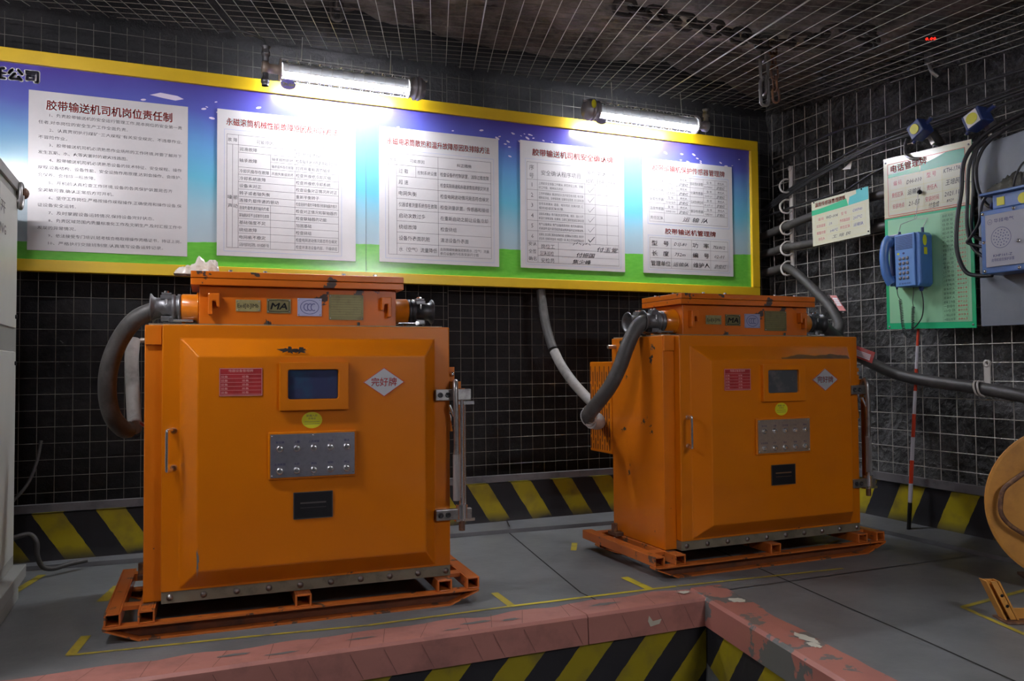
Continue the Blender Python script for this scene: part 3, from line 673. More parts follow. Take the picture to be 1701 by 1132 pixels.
for i in range(6):
    z = rows[i + 1] + .012; wd = .0045 if i == 5 else .002
    mb.line(.458, z + .016, .470, z, wd, Y - .0003); mb.line(.470, z, .502, z + .034, wd, Y - .0003)
mb.text('付玉党', .034, .52, rows[-1] - .044, Y - .0003, wfit=.15, shear=.25); mb.text('付振国', .030, .375, rows[-1] - sg[0] - .040, Y - .0003, wfit=.13, shear=.25, bold=.01); mb.text('焦少峰', .030, .345, rows[-1] - sg[1] - .040, Y - .0003, wfit=.13, shear=.2, bold=.008)
for k in range(6): mb.line(.35 + k * .022, .152 + .008 * (k % 3), .362 + k * .022, .156 + .008 * ((k + 1) % 3), .003, Y - .0003)
mb.build('handwriting', INK, p4)
# --- notice 5
p5 = poster(2.80, 3.506, 1.552, 2.297, 'white sensor and conveyor management notice furthest right on the display board')
MB().text('胶带运输机保护传感器管理牌', .044, .36, .672, Y, wfit=.57, align='c', bold=.012).build('title', RED_PRINT, p5); MB().text('胶带输送机管理牌', .040, .365, .262, Y, wfit=.40, align='c', bold=.016).build('title', RED_PRINT, p5)
mb = MB(); table(mb, [.035, .675], [.320, .655], .002); table(mb, [.035, .675], [.022, .245], .0014); mb.build('border', BLUE_PRINT, p5)
mb = MB(); X = [.048, .160, .262, .365, .470, .565, .662]; zt = .640; rows = [zt - .0305 * i for i in range(9)]; zb = .336
for x in (X[0], X[1], X[-1]): mb.line(x, zt, x, zb, .0014, Y)
for x in X[2:-1]: mb.line(x, zt, x, rows[8], .0014, Y)
for i, z in enumerate(rows):
    if i % 2 == 0: mb.line(X[0], z, X[6], z, .0014, Y)
    else: mb.line(X[1], z, X[3], z, .0012, Y); mb.line(X[4], z, X[6], z, .0012, Y)
mb.line(X[0], zb, X[6], zb, .0014, Y)
table(mb, [.048, .210, .370, .520, .662], [.035, .100, .165, .230], .0013); mb.build('table_lines', GREY_PRINT, p5)
mb = MB()
for i, (a, b, c, d) in enumerate((('速度传感器', 'GSH200', '自动洒水装置', 'DFMH'), ('堆煤传感器', 'GUJ30', '分离传感器', 'GVD20'), ('烟雾传感器', 'GQQ5', '沿线急停拉线', 'KGT-1'), ('温度传感器', 'GWD100', '撕裂传感器', 'GEJ30'))):
    z = rows[2 * i + 2]
    mb.text(a, .022, .052, z + .018, Y, wfit=.104); mb.text(c, .022, .368, z + .018, Y, wfit=.098); mb.text('型 号', .017, .190, z + .036, Y, wfit=.042); mb.text('责任人', .017, .285, z + .036, Y, wfit=.055); mb.text('型 号', .017, .497, z + .036, Y, wfit=.04); mb.text('责任人', .017, .585, z + .036, Y, wfit=.055)
    mb.text(b, .016, .172, z + .007, Y, wfit=.075); mb.text(d, .016, .480, z + .007, Y, wfit=.06)
mb.text('责任区队', .024, .054, .352, Y, wfit=.098)
for s, x, z, q in (('型   号', .062, .182, .13), ('功   率', .378, .182, .13), ('长   度', .062, .116, .13), ('编   号', .378, .116, .13), ('管理单位', .055, .051, .148), ('维护人', .382, .051, .13)): mb.text(s, .036, x, z, Y, wfit=q, bold=.008)
mb.build('body_text', GREY_PRINT, p5)
mb = MB()
for i in range(4):
    z = rows[2 * i + 2] + .004; mb.text('武俊红', .022, .275, z, Y - .0003, wfit=.075, shear=.3); mb.text('武俊红', .022, .575, z, Y - .0003, wfit=.07, shear=.3)
mb.text('运 输 队', .034, .30, .350, Y - .0003, wfit=.20, shear=.3)
for s, x, z, q in (('DSJ-80', .232, .186, .10), ('75kW/2', .540, .180, .10), ('752m', .236, .118, .085), ('02-01', .552, .118, .08), ('运输队', .222, .052, .12), ('武俊红', .548, .050, .10)): mb.text(s, .030, x, z, Y - .0003, wfit=q, shear=.3)
mb.build('handwriting', INK, p5)
# ================================================================== ORANGE CONTROL CABINETS
def hexbolt(mb, p, r, h, ax='y'):
    x, y, z = p
    V = [(x + r * cos(pi * k / 3), z + r * sin(pi * k / 3)) for k in range(6)]
    if ax == 'y': mb.prism(V, y - h, y)
    else:
        V = [(x + r * cos(pi * k / 3), y + r * sin(pi * k / 3), z) for k in range(6)] + [(x + r * cos(pi * k / 3), y + r * sin(pi * k / 3), z + h) for k in range(6)]
        mb.add(V, [tuple(range(6))[::-1], tuple(range(6, 12))] + [(k, (k + 1) % 6, (k + 1) % 6 + 6, k + 6) for k in range(6)])
    return mb
def ringplate(mb, outer, inner, y0, y1):
    """frame: outer rectangle outline (x0,x1,z0,z1) and inner polygon, depth y0 (front) to y1"""
    x0, x1, z0, z1 = outer; cx, cz = (x0 + x1) / 2, (z0 + z1) / 2; n = len(inner); O = []
    for x, z in inner:
        dx, dz = x - cx, z - cz; t = min((x1 - x0) / 2 / abs(dx) if dx else 1e9, (z1 - z0) / 2 / abs(dz) if dz else 1e9); O.append((cx + dx * t, cz + dz * t))
    for c_ in ((x0, z0), (x1, z0), (x1, z1), (x0, z1)):
        k = min(range(n), key=lambda i: (O[i][0] - c_[0]) ** 2 + (O[i][1] - c_[1]) ** 2); O[k] = c_
    V = [(x, y0, z) for x, z in O] + [(x, y0, z) for x, z in inner] + [(x, y1, z) for x, z in O] + [(x, y1, z) for x, z in inner]
    for k in range(n):
        j = (k + 1) % n
        mb_f = [(k, j, n + j, n + k), (2 * n + k, 2 * n + j, j, k), (n + k, n + j, 3 * n + j, 3 * n + k)]
        if k == 0: F = []
        F += mb_f
    return mb.add(V, F)
def chan(mb, u0, u1, v0, v1, w0, w1, t=.006):   # square tube along v, open at both ends
    mb.box(u0, u0 + t, v0, v1, w0, w1); mb.box(u1 - t, u1, v0, v1, w0, w1); mb.box(u0 + t, u1 - t, v0, v1, w1 - t, w1); mb.box(u0 + t, u1 - t, v0, v1, w0, w0 + t * .6); return mb

def gland(c, v, s, u_box, name='cable_gland'):
    """explosion proof gland: orange collar, bolted flange, clamp and trumpet mouth; s=-1 left side, +1 right side"""
    zc = 1.197; ax = (s, 0, 0)
    a = MB().lathe([(0, 0), (0, .062), (.006, .062), (.010, .054), (.060, .054), (.066, .050), (.066, 0)], (u_box, v, zc), ax, 28).build('gland_collar', ORANGE, c)
    MB().box(*sorted((u_box + s * .05, u_box + s * .062)), v - .006, v + .006, 1.129, 1.15).build('collar_rib', ORANGE, a)
    o = (u_box + s * .066, v, zc)
    g = MB().lathe([(0, 0), (0, .053), (.012, .053), (.013, .047), (.020, .047), (.021, .052), (.033, .052), (.034, .042), (.075, .038), (.088, .037), (.098, .041), (.106, .052), (.108, .054), (.111, .053), (.108, .046), (.090, .030), (.060, .028), (.06, 0)], o, ax, 28)
    g = g.build(name, CAST if s < 0 else CAST_DARK, c)
    b = MB(); x = o[0] + s * .052
    b.box(x - .022, x + .022, v - .03, v + .012, zc + .030, zc + .046); b.box(x - .018, x + .018, v - .028, v + .010, zc + .046, zc + .056)
    b.box(x - .02, x + .02, v - .028, v + .010, zc - .056, zc - .036); b.each('gland_clamp', CAST, g, .002)
    bb = MB()
    for dv in (-.022, .006): hexbolt(bb, (x, v + dv, zc + .056), .008, .007, 'z')
    bb.cyl((x, v - .034, zc + .03), (x, v - .034, zc + .008), .0055, 10); x2 = o[0] + s * .005
    bb.cyl((x2 - s * .05, v - .03, zc - .052), (x2 + s * .04, v - .03, zc - .052), .0055, 10); hexbolt(bb, (x2 + s * .03, v - .03, zc - .052), .010, .012)
    bb.each('gland_bolt', STEEL, g)

def make_cabinet():
    c = thing('control_cabinet', '', 'electrical cabinet')
    # skid
    def runner(vf, vb, name='skid_runner'):
        mb = MB()
        lo = [(-.12, .046), (-.004, 0), (1.132, 0), (1.25, .046)]
        t = .006; V = []
        for (u, w_) in lo: V += [(u, vf, w_), (u, vb, w_), (u, vb, w_ + t), (u, vf, w_ + t)]
        mb.add(V, [(i * 4 + k, i * 4 + (k + 1) % 4, (i + 1) * 4 + (k + 1) % 4, (i + 1) * 4 + k) for i in range(3) for k in range(4)] + [(3, 2, 1, 0), (12, 13, 14, 15)])
        mb.box(-.122, 1.252, vf, vb, .050, .0565)
        ru = mb.build(name, RUSTY, c)
        MB().prism([(-.118, .0465), (-.004, .0065), (1.132, .0065), (1.248, .0465), (1.248, .0498), (-.118, .0498)], vb - .008, vb).build('runner_web', BROWN_WEB, ru); return ru
    runner(-.080, -.030); runner(.43, .48)
    for k, (a, b) in enumerate(((-.118, -.064), (-.010, .046), (.530, .590), (1.082, 1.142), (1.203, 1.257))):
        chan(MB(), a, b, -.068 if k else -.066, .62 if k in (0, 4) else .47, .057, .1015, .007).build('skid_crossbar', RUSTY, c, .002)
    MB().box(-.066, .002, .02, .075, .086, .1005).build('skid_plate', RUSTY, c); MB().box(1.14, 1.205, .02, .075, .086, .1005).build('skid_plate', RUSTY, c)
    MB().box(-.066, .06, .52, .57, .07, .1005).build('skid_plate', RUSTY, c)
    # body
    MB().box(0, 1.15, .030, .50, .103, 1.119).build('body', ORANGE_WORN, c, .004)
    MB().box(.012, 1.138, .05, .5, 1.1195, 1.1255).build('top_plate', GREY_FLANGE, c)
    MB().box(.002, .058, .018, .0295, 1.045, 1.1185).build('corner_pad', ORANGE_WORN, c, .002)
    MB().box(.063, 1.151, -.010, .0295, .1035, .1455).build('flange_strip', GREY_FLANGE, c)
    mb = MB()
    for i in range(10): x = .092 + i * .1155; mb.lathe([(0, 0), (0, .0115), (.003, .0115), (.0032, .008), (.004, .008), (.004, 0)], (x, -.010, .124), (0, -1, 0), 14)
    mb.each('flange_bolt', STEEL_DULL, c)
    # handle
    mb = MB(); P = spline([(.103, -.016, .728), (.095, -.05, .735), (.084, -.074, .735), (.082, -.078, .722), (.082, -.078, .66), (.082, -.078, .600), (.084, -.074, .588), (.095, -.05, .588), (.103, -.016, .595)], 5)
    mb.tube(P, .0055, 10)
    for z in (.729, .594): mb.lathe([(0, .012), (.003, .012), (.006, .009), (.012, .009)], (.103, -.0155, z), (0, -1, 0), 12)
    mb.build('door_handle', STEEL, c)
    # door
    d = MB(); xo0, xo1, zo0, zo1 = .124, 1.084, .155, 1.067; xi0, xi1, zi0, zi1 = .184, 1.030, .225, 1.000; yf, yb, yi = -.0155, .029, -.088
    O = [(.0615, .1465), (1.1505, .1465), (1.1505, 1.1185), (.0615, 1.1185)]; A = [(xo0, zo0), (xo1, zo0), (xo1, zo1), (xo0, zo1)]; B = [(xi0, zi0), (xi1, zi0), (xi1, zi1), (xi0, zi1)]
    V = [(x, yb, z) for x, z in O] + [(x, yf, z) for x, z in O] + [(x, yf, z) for x, z in A] + [(x, yi, z) for x, z in B]
    F = [(3, 2, 1, 0)] + [(r_ * 4 + k, r_ * 4 + (k + 1) % 4, (r_ + 1) * 4 + (k + 1) % 4, (r_ + 1) * 4 + k) for r_ in range(3) for k in range(4)] + [(12, 13, 14, 15)]
    door = d.add(V, F).build('door', ORANGE, c, .011)
    # viewing window
    wf = ringplate(MB(), (.468, .724, .796, .977), rrect(.499, .684, .838, .949, .008), -.108, -.0882).build('window_bezel', ORANGE, door, .003)
    # plinth and push button panel
    MB().box(.428, .754, -.100, -.0882, .541, .717).build('button_plinth', ORANGE, door, .004)
    # charred paint chip over the window
    mb = MB(); blob3(mb, .505, 1.022, .030, .012, 3); blob3(mb, .545, 1.020, .022, .010, 5); mb.build('paint_chip', mat('burnt_chip', (.03, .02, .018), .6), door)
    # lid and terminal box
    MB().prism([(.155, 1.3065), (.986, 1.3065), (.986, 1.333), (.155, 1.333)], .097, .452).build('lid', ORANGE_LID, c, .003)
    MB().prism([(.155, 1.279), (.986, 1.279), (.986, 1.305), (.155, 1.305)], .099, .450).build('lid_flange', ORANGE_LID, c, .002)
    mb = MB()
    for x, y in ((.30, .12), (.43, .12), (.74, .12), (.87, .12), (.18, .2), (.18, .36), (.96, .2), (.96, .36), (.3, .43), (.6, .43), (.85, .43)): hexbolt(mb, (x, y, 1.3335), .008, .008, 'z')
    mb.each('lid_bolt', STEEL, c)
    MB().box(.185, .960, .132, .42, 1.127, 1.2785).build('terminal_box', ORANGE_LID, c, .003)
    mb = MB()
    for x in (.44, .80): mb.cyl((x, .119, 1.127), (x, .119, 1.142), .006, 8)
    mb.each('plate_stud', CAST_DARK, c)
    for s, x in ((1, .230), (-1, .905)):       # hooked catch brackets
        mb = MB(); q = [(x - .012, 1.165), (x + .004, 1.165), (x + .004, 1.205), (x + .004, 1.218), (x + .016, 1.218) if s > 0 else (x + .016, 1.218), (x + .020, 1.195), (x + .030, 1.195), (x + .030, 1.248), (x - .012, 1.248)]
        if s < 0: q = [(2 * x - a + .018, b) for a, b in q][::-1]
        mb.prism(q, .100, .131); mb.build('catch_bracket', ORANGE_LID, c, .003)
    # name plates
    def plate(name, x0, x1, z0, z1, m, pins=True):
        o = MB().box(x0, x1, .1285, .1315, z0, z1).build(name, m, c)
        if pins:
            mb = MB()
            for x in (x0 + .006, x1 - .006):
                for z in (z0 + .006, z1 - .006): mb.lathe([(0, .003), (.0015, .0025), (.002, 0)], (x, .1285, z), (0, -1, 0), 8)
            mb.each('rivet', STEEL_DULL, o)
        return o
    a = plate('rating_plate', .320, .413, 1.181, 1.227, BRASS); MB().text('Exd[ib]ⅠMb', .022, .3665, 1.196, .1280, wfit=.080, align='c', bold=.02).build('plate_text', mat('plate_ink', (.05, .045, .02), .5), a)
    a = plate('safety_mark_plate', .437, .530, 1.176, 1.233, BRASS_DARK)
    mb = MB()
    for s in (1, .8): pass
    poly = [(.444, 1.184), (.4835, 1.181), (.523, 1.184), (.523, 1.225), (.4835, 1.228), (.444, 1.225)]
    for i in range(6): x, z = poly[i]; x2, z2 = poly[(i + 1) % 6]; mb.line(x, z, x2, z2, .0022, .1280)
    mb.text('MA', .036, .4835, 1.1915, .1280, wfit=.064, align='c', bold=.035, shear=.2).build('plate_text', BLACK_PRINT, a)
    a = plate('certificate_plate', .556, .652, 1.166, 1.238, ALU)
    mb = MB(); P = [(.604 + .036 * cos(2 * pi * k / 30), 1.202 + .028 * sin(2 * pi * k / 30)) for k in range(30)]
    for i in range(30): mb.line(*P[i], *P[(i + 1) % 30], .002, .1280)
    for j in range(3):
        cx = .592 + j * .014; P = [(cx + .011 * cos(radians(t)), 1.202 + .014 * sin(radians(t))) for t in range(60, 301, 30)]
        for i in range(len(P) - 1): mb.line(*P[i], *P[i + 1], .0028, .1280)
    mb.build('plate_text', NAVY_PRINT, a)
    a = plate('data_plate', .681, .822, 1.152, 1.256, BRASS_DARK)
    mb = MB()
    for i in range(8): mb.line(.690, 1.240 - i * .010, .812, 1.240 - i * .010, .0008, .1280)
    mb.build('plate_lines', BRASS, a)
    gland(c, .215, -1, .184); gland(c, .355, -1, .184); gland(c, .215, 1, .961); gland(c, .355, 1, .961)
    # door clamp with lever on the right
    def bracket(z0, z1):
        o = MB().box(1.084, 1.236, -.040, -.0158, z0, z1).build('clamp_bracket', STEEL_DULL, c, .003)
        mb = MB()
        for x in (1.104, 1.135): mb.lathe([(0, .011), (.004, .011), (.0045, .007), (.002, .006), (.002, 0)], (x, -.040, (z0 + z1) / 2), (0, -1, 0), 14)
        mb.each('socket_bolt', CAST_DARK, o)
    bracket(.818, .864); bracket(.332, .376)
    mb = MB(); mb.cyl((1.196, -.028, .30), (1.196, -.028, .83), .0105, 14); mb.cyl((1.212, -.02, .39), (1.212, -.02, .83), .005, 10); mb.each('clamp_rod', STEEL, c)
    MB().cyl((1.196, -.028, .285), (1.196, -.028, .325), .0125, 14).build('rod_end', RUST, c)
    mb = MB(); mb.cyl((1.196, -.028, .335), (1.196, -.028, .392), .024, 20); mb.box(1.17, 1.25, -.035, -.005, .322, .334); mb.box(1.17, 1.25, -.035, -.005, .800, .814); mb.each('rod_collar', STEEL, c)
    mb = MB(); mb.tube(spline([(1.172, -.02, .865), (1.166, -.046, .895), (1.160, -.066, .875), (1.160, -.070, .82), (1.162, -.070, .76), (1.163, -.066, .60)], 6), [.011] * 30 + [.0125], 12); lev = mb.build('clamp_lever', STEEL_DULL, c)
    MB().cyl((1.163, -.066, .415), (1.163, -.066, .60), .0145, 16).build('lever_grip', STEEL_KNURL, lev)
    MB().cyl((1.140, -.05, .80), (1.155, -.062, .755), .006, 8).build('split_pin', STEEL, lev)
    mb = MB(); mb.box(1.205, 1.222, .0, .02, .34, .865); mb.box(1.152, 1.200, -.012, .02, .866, .895); mb.box(1.152, 1.176, 0, .03, .895, .955); mb.hexa([(1.152, -.01, .69), (1.165, -.01, .69), (1.165, .01, .69), (1.152, .01, .69), (1.13 + .022, -.01, .76), (1.150, -.01, .76), (1.150, .01, .76), (1.152, .01, .76)])
    mb.build('hinge_bracket', ORANGE, c, .002)
    MB().lathe([(0, .010), (.006, .010), (.008, .006), (.016, .006), (.016, 0)], (1.164, 0, .925), (0, -1, 0), 12).build('hinge_bolt', STEEL, c)
    MB().lathe([(0, 0), (0, .02), (.012, .02), (.016, .014), (.016, 0)], (1.151, .03, .74), (1, 0, 0), 16).build('body_button', WHITECAB, c)
    # finned cooler cover at the back and lifting pins
    cov = MB().box(-.004, .33, .502, .735, .508, .998).build('cooler_cover', ORANGE, c, .006)
    mb = MB()
    for i in range(9):
        v = .722 - i * .0245; z = .975 - (.03 if i % 2 else 0)
        while z > .535:
            L_ = min(.085, z - .522)
            if L_ > .02:
                P = [(v + .0042 * cos(t), z - .004 + .0042 * sin(t)) for t in (0, pi / 3, 2 * pi / 3, pi)] + [(v + .0042 * cos(t), z - L_ + .004 + .0042 * sin(t)) for t in (pi, 4 * pi / 3, 5 * pi / 3, 2 * pi)]
                mb.add([(-.0045, y, zz_) for y, zz_ in P] + [(-.0035, y, zz_) for y, zz_ in P], [tuple(range(8))] + [(k, (k + 1) % 8, (k + 1) % 8 + 8, k + 8) for k in range(8)])
            z -= .098
    mb.each('vent_slot', mat('slot_shadow', (.10, .02, .004), .8), cov)
    MB().cyl((-.045, .46, 1.075), (0, .46, 1.075), .010, 12).build('lifting_pin', BRUSHED_TAN, c)
    MB().cyl((-.03, .44, .115), (-.03, .44, .160), .016, 12).box(-.045, 0, .40, .48, .101, .118).build('fixing_bolt', RUST, c)
    return c, door, wf
def blob3(mb, cx, cz, rx, rz, seed, y=-.0888, n=26):
    V = []
    for k in range(n):
        a = 2 * pi * k / n; q = 1 + .9 * nz(cos(a) * 2 + seed, sin(a) * 2, seed, 2.5, 4); V.append((cx + rx * q * cos(a), y, cz + rz * q * sin(a)))
    return mb.add(V, [tuple(range(n))])
cab1, door1, bez1 = make_cabinet()
cab1['label'] = 'left orange control cabinet with a blue display, nearest the viewer, crumpled bag on its lid'; cab1['group'] = 'orange control cabinets'
cab1.location = (-.086, -1.3125, 0); cab1.rotation_euler = (0, 0, radians(-2.35))
cab2 = copy_thing(cab1, 'right orange control cabinet with a grey display, further away beside the telephone wall')
cab2.location = (2.112, -1.381, 0); cab2.rotation_euler = (0, 0, 0); cab2.scale = (1, 1, .979)
def kids(o): return [c_ for c_ in bpy.data.objects if c_.parent == o]
for k_, (c_, scr, bp_) in enumerate(((cab1, SCREEN, BRUSHED), (cab2, SCREEN_CLEAR, BRUSHED_TAN))):
    dr = [o for o in kids(c_) if o.name.startswith('door') and 'handle' not in o.name][0]
    if k_ == 1:
        for o in list(kids(dr)):
            if o.name.startswith('paint_chip'): bpy.data.objects.remove(o)
    s = MB().prism(rrect(.500, .683, .839, .948, .008), -.096, -.0885).build('display', scr, dr)
    s['label'] = 'blue display' if k_ == 0 else 'grey display'
    pl = MB().box(.436, .746, -.104, -.1003, .549, .709).build('button_panel', bp_, dr)
    mb = MB()
    for x, z in ((.442, .556), (.740, .556), (.442, .703), (.740, .703), (.59, .703), (.59, .556)): mb.lathe([(0, .003), (.0016, .0026), (.002, 0)], (x, -.104, z), (0, -1, 0), 8)
    mb.each('panel_screw', STEEL, dr)
    for i in range(5):
        for j in range(2):
            x = .470 + i * .0615; z = .655 - j * .082
            MB().lathe([(0, 0), (0, .0135), (.003, .0135), (.0035, .0115), (.009, .0115), (.0105, .009), (.0095, 0)], (x, -.1042, z), (0, -1, 0), 20).build('push_button', STEEL, dr)
    mb = MB()
    for j, row in enumerate((('复位键', '上翻', '上选择键', '下选', '确认'), ('左选择键', '左移', '退出', '照明', '停止'))):
        for i, s_ in enumerate(row): mb.text(s_, .009, .470 + i * .0615, .676 - j * .082, -.1045, align='c', wfit=.010 * len(s_))
    mb.build('button_legend', NAVY_PRINT, dr)
    o = MB().box(.521, .664, -.0915, -.0882, .390, .488).build('black_plate', BLACK_PRINT, dr); mb = MB()
    for q in ((.521, .39, .664, .39), (.664, .39, .664, .488), (.664, .488, .521, .488), (.521, .488, .521, .39)): mb.line(*q, .003, -.0918)
    mb.line(.545, .448, .64, .448, .006, -.0918); mb.line(.545, .430, .64, .430, .0012, -.0918)
    mb.build('plate_edge', mat('plate_edge', (.10, .09, .085) if k_ == 0 else (.22, .12, .06), .4, .4), dr)
    # red management plate
    MB().box(.257, .408, -.0905, -.0882, .854, .957).build('red_plate', RED_PLATE, dr)
    mb = MB(); mb.text('电器设备管理牌', .011, .3325, .943, -.0908, wfit=.085, align='c')
    for q in ((.259, .856, .406, .856), (.259, .955, .406, .955), (.259, .856, .259, .955), (.406, .856, .406, .955)): mb.line(*q, .0016, -.0908)
    for i in range(6):
        z = .861 + i * .0145; mb.line(.262, z, .403, z, .0009, -.0908)
        if i < 5:
            for x in (.263, .336): mb.text('设备', .008, x, z + .0035, -.0908, wfit=.024)
    mb.build('plate_lettering', RED_PLATE_LINE, dr)
    # good condition diamond
    cx, cz = .863, .898; MB().prism([(cx - .082, cz), (cx, cz - .057), (cx + .082, cz), (cx, cz + .057)], -.0905, -.0882).build('diamond_plate', SILVER_STICKER, dr)
    mb = MB(); mb.text('完好牌', .036, cx, cz - .013, -.0908, wfit=.10, align='c', bold=.01)
    Pd = [(cx - .080, cz), (cx, cz - .0555), (cx + .080, cz), (cx, cz + .0555)]
    for i in range(4): mb.line(*Pd[i], *Pd[(i + 1) % 4], .0025, -.0908)
    mb.build('diamond_lettering', RED_PRINT, dr)
    # yellow inspection sticker
    cx, cz = .588, .758; st = MB(); st.prism([(cx + .038 * cos(2 * pi * k / 32), cz + .031 * sin(2 * pi * k / 32)) for k in range(32)], -.0892, -.0882); st.build('inspection_sticker', YELLOW_STICKER, dr)
    mb = MB(); mb.text('防爆入井', .010, cx, cz + .013, -.0895, wfit=.040, align='c').text('合格证', .008, cx, cz + .003, -.0895, wfit=.028, align='c')
    for i in range(2): mb.line(cx - .028, cz - .006 - i * .009, cx + .028, cz - .006 - i * .009, .0012, -.0895)
    mb.build('sticker_lettering', GREY_PRINT, dr)
# burn mark down the lower left bevel of the left cabinet's door; soot on the right one
mb = MB(); blob3(mb, .187, .262, .0035, .05, 9, -.0889); mb.build('scrape_mark', CHIPGREY, door1)
door2 = [o for o in kids(cab2) if o.name.startswith('door') and 'handle' not in o.name][0]
mb = MB(); V = []
for i in range(31):
    u = .60 + .43 * i / 30; e = .35 + .65 * min(1, i / 9)
    for j, w_ in enumerate((1.0035, 1.003 + e * (.020 + .012 * nz(u * 9, 1, 1)))): V.append((u, -.0893 + (w_ - 1.0) * 1.082, w_))
mb.add(V, [(2 * i, 2 * i + 2, 2 * i + 3, 2 * i + 1) for i in range(30)]); mb.build('soot_stain', mat('soot_stain', (.17, .075, .02), .5, 0, col2=(.06, .045, .03), noise_scale=16), door2)
# crumpled bag on the left lid
bag = thing('crumpled_bag', 'crumpled translucent plastic bag lying on the lid of the left cabinet', 'bag', (.10, -1.04, 1.334))
def crumple(w_, d_, h_, seed, nu=26, nv=16):
    V = []; 
    for j in range(nv + 1):
        for i in range(nu + 1):
            s, t = i / nu * 2 - 1, j / nv * 2 - 1; e = max(0, 1 - s * s) ** .5 * max(0, 1 - t * t) ** .5
            n_ = nz(s * 2 + seed, t * 2, seed, 1.6, 4)
            V.append((s * w_ * (1 + .08 * nz(t * 3, seed, 1)), t * d_ * (1 + .1 * nz(s * 3, seed, 2)), h_ * e ** .6 * (.65 + .35 * s) * (1 + .55 * n_) + .001))
    m_ = len(V); V += [(a, b, .0005) for a, b, c_ in V]
    F = [(j * (nu + 1) + i, j * (nu + 1) + i + 1, (j + 1) * (nu + 1) + i + 1, (j + 1) * (nu + 1) + i) for j in range(nv) for i in range(nu)]
    return MB().add(V, F + [tuple(m_ + q for q in f[::-1]) for f in F], True)
crumple(.085, .045, .075, 2.2).build('bag_film', CLEARBAG, bag)
k = MB().sphere((.030, -.055, .010), .012, 8, (1.3, .8, .8)).sphere((.045, -.058, .007), .009, 8, (1.4, .8, .7)); k.build('bag_knot', mat('bag_knot', (.8, .8, .8), .3), bag)

# ================================================================== CABLES OF THE CABINETS
def Lw(c_, p):
    a = c_.rotation_euler.z; return (c_.location.x + p[0] * cos(a) - p[1] * sin(a), c_.location.y + p[0] * sin(a) + p[1] * cos(a), p[2])
def hose(name, label, pts, r, m, cat='cable', n=14, group=None, taper=None):
    P = spline(pts, 8); return tag(MB().tube(P, r, n).build(name, m), label, cat, group)
hose('rubber_hose', 'thick black hose arching down from the left gland of the left cabinet', [Lw(cab1, p) for p in ((.055, .215, 1.190), (.02, .215, 1.184), (-.045, .225, 1.150), (-.10, .245, 1.075), (-.140, .27, .97), (-.150, .30, .86), (-.135, .335, .77), (-.10, .38, .715), (-.080, .41, .71))], .034, RUBBER)
hose('rubber_hose', 'pale dusty hose rising behind the left cabinet to the wall', [(-.130, -.86, .715), (-.138, -.70, .74), (-.150, -.60, .88), (-.155, -.58, 1.00), (-.150, -.55, 1.09)], .029, RUBBER_DUST)
t_ = thing('hose_tag', 'small red and white tag hanging from the bend of the left hose', 'tag', (-.115, -.87, .735))
MB().hexa([(0, -.004, -.004), (.055, -.006, -.050), (.055, -.004, -.050), (0, -.002, -.004), (0, -.004, .012), (.055, -.006, -.022), (.055, -.004, -.022), (0, -.002, .012)]).build('tag_plate', TAG_WHITE, t_)
MB().hexa([(.004, -.0055, -.006), (.03, -.0065, -.026), (.03, -.0055, -.026), (.004, -.0045, -.006), (.004, -.0055, .004), (.03, -.0065, -.012), (.03, -.0055, -.012), (.004, -.0045, .004)]).build('tag_stripe', TAG_RED, t_)
hose('rubber_hose', 'thick black hose arching down from the left gland of the right cabinet', [Lw(cab2, p) for p in ((.06, .215, 1.172), (.01, .213, 1.166), (-.035, .215, 1.125), (-.075, .225, 1.04), (-.105, .24, .95), (-.14, .27, .86), (-.175, .32, .785), (-.195, .38, .725), (-.19, .42, .695))], .036, RUBBER)
hose('rubber_hose', 'dark hose hanging down the back wall mesh between the cabinets', [(2.085, -.075, 1.42), (2.088, -.10, 1.30), (2.092, -.14, 1.18), (2.102, -.20, 1.06)], .028, RUBBER)
hose('rubber_hose', 'pale dusty hose sloping from the back wall to the right cabinet', [(2.104, -.215, 1.045), (2.118, -.28, .96), (2.145, -.38, .86), (2.165, -.50, .78), (2.15, -.68, .71), (2.07, -.82, .655), (1.965, -.92, .665)], .028, RUBBER_DUST)
tag(MB().tube([(1.93 + .043 * cos(t) * .9, -.975 + .02 * sin(t), .715 + .043 * sin(t)) for t in [2 * pi * k / 16 for k in range(16)]], .0022, 6, closed=True).tube([(1.905 + .043 * cos(t) * .9, -1.0 + .02 * sin(t), .700 + .043 * sin(t)) for t in [2 * pi * k / 16 for k in range(16)]], .0022, 6, closed=True).build('cable_tie', STEEL_DULL), 'thin wire tie wrapped round the bend of the right cabinet hose', 'cable tie')
hose('rubber_hose', 'thick black hose running from the right cabinet along the right wall', [Lw(cab2, (1.055, .215, 1.172)), Lw(cab2, (1.12, .22, 1.170)), (3.32, -1.12, 1.155), (3.44, -1.06, 1.115), (3.60, -.98, 1.06), (3.74, -.94, 1.005), (3.81, -1.12, .905), (3.83, -1.32, .862), (3.84, -1.60, .830), (3.84, -1.85, .795), (3.84, -2.2, .74), (3.84, -2.8, .70), (3.84, -3.6, .68)], .033, RUBBER)
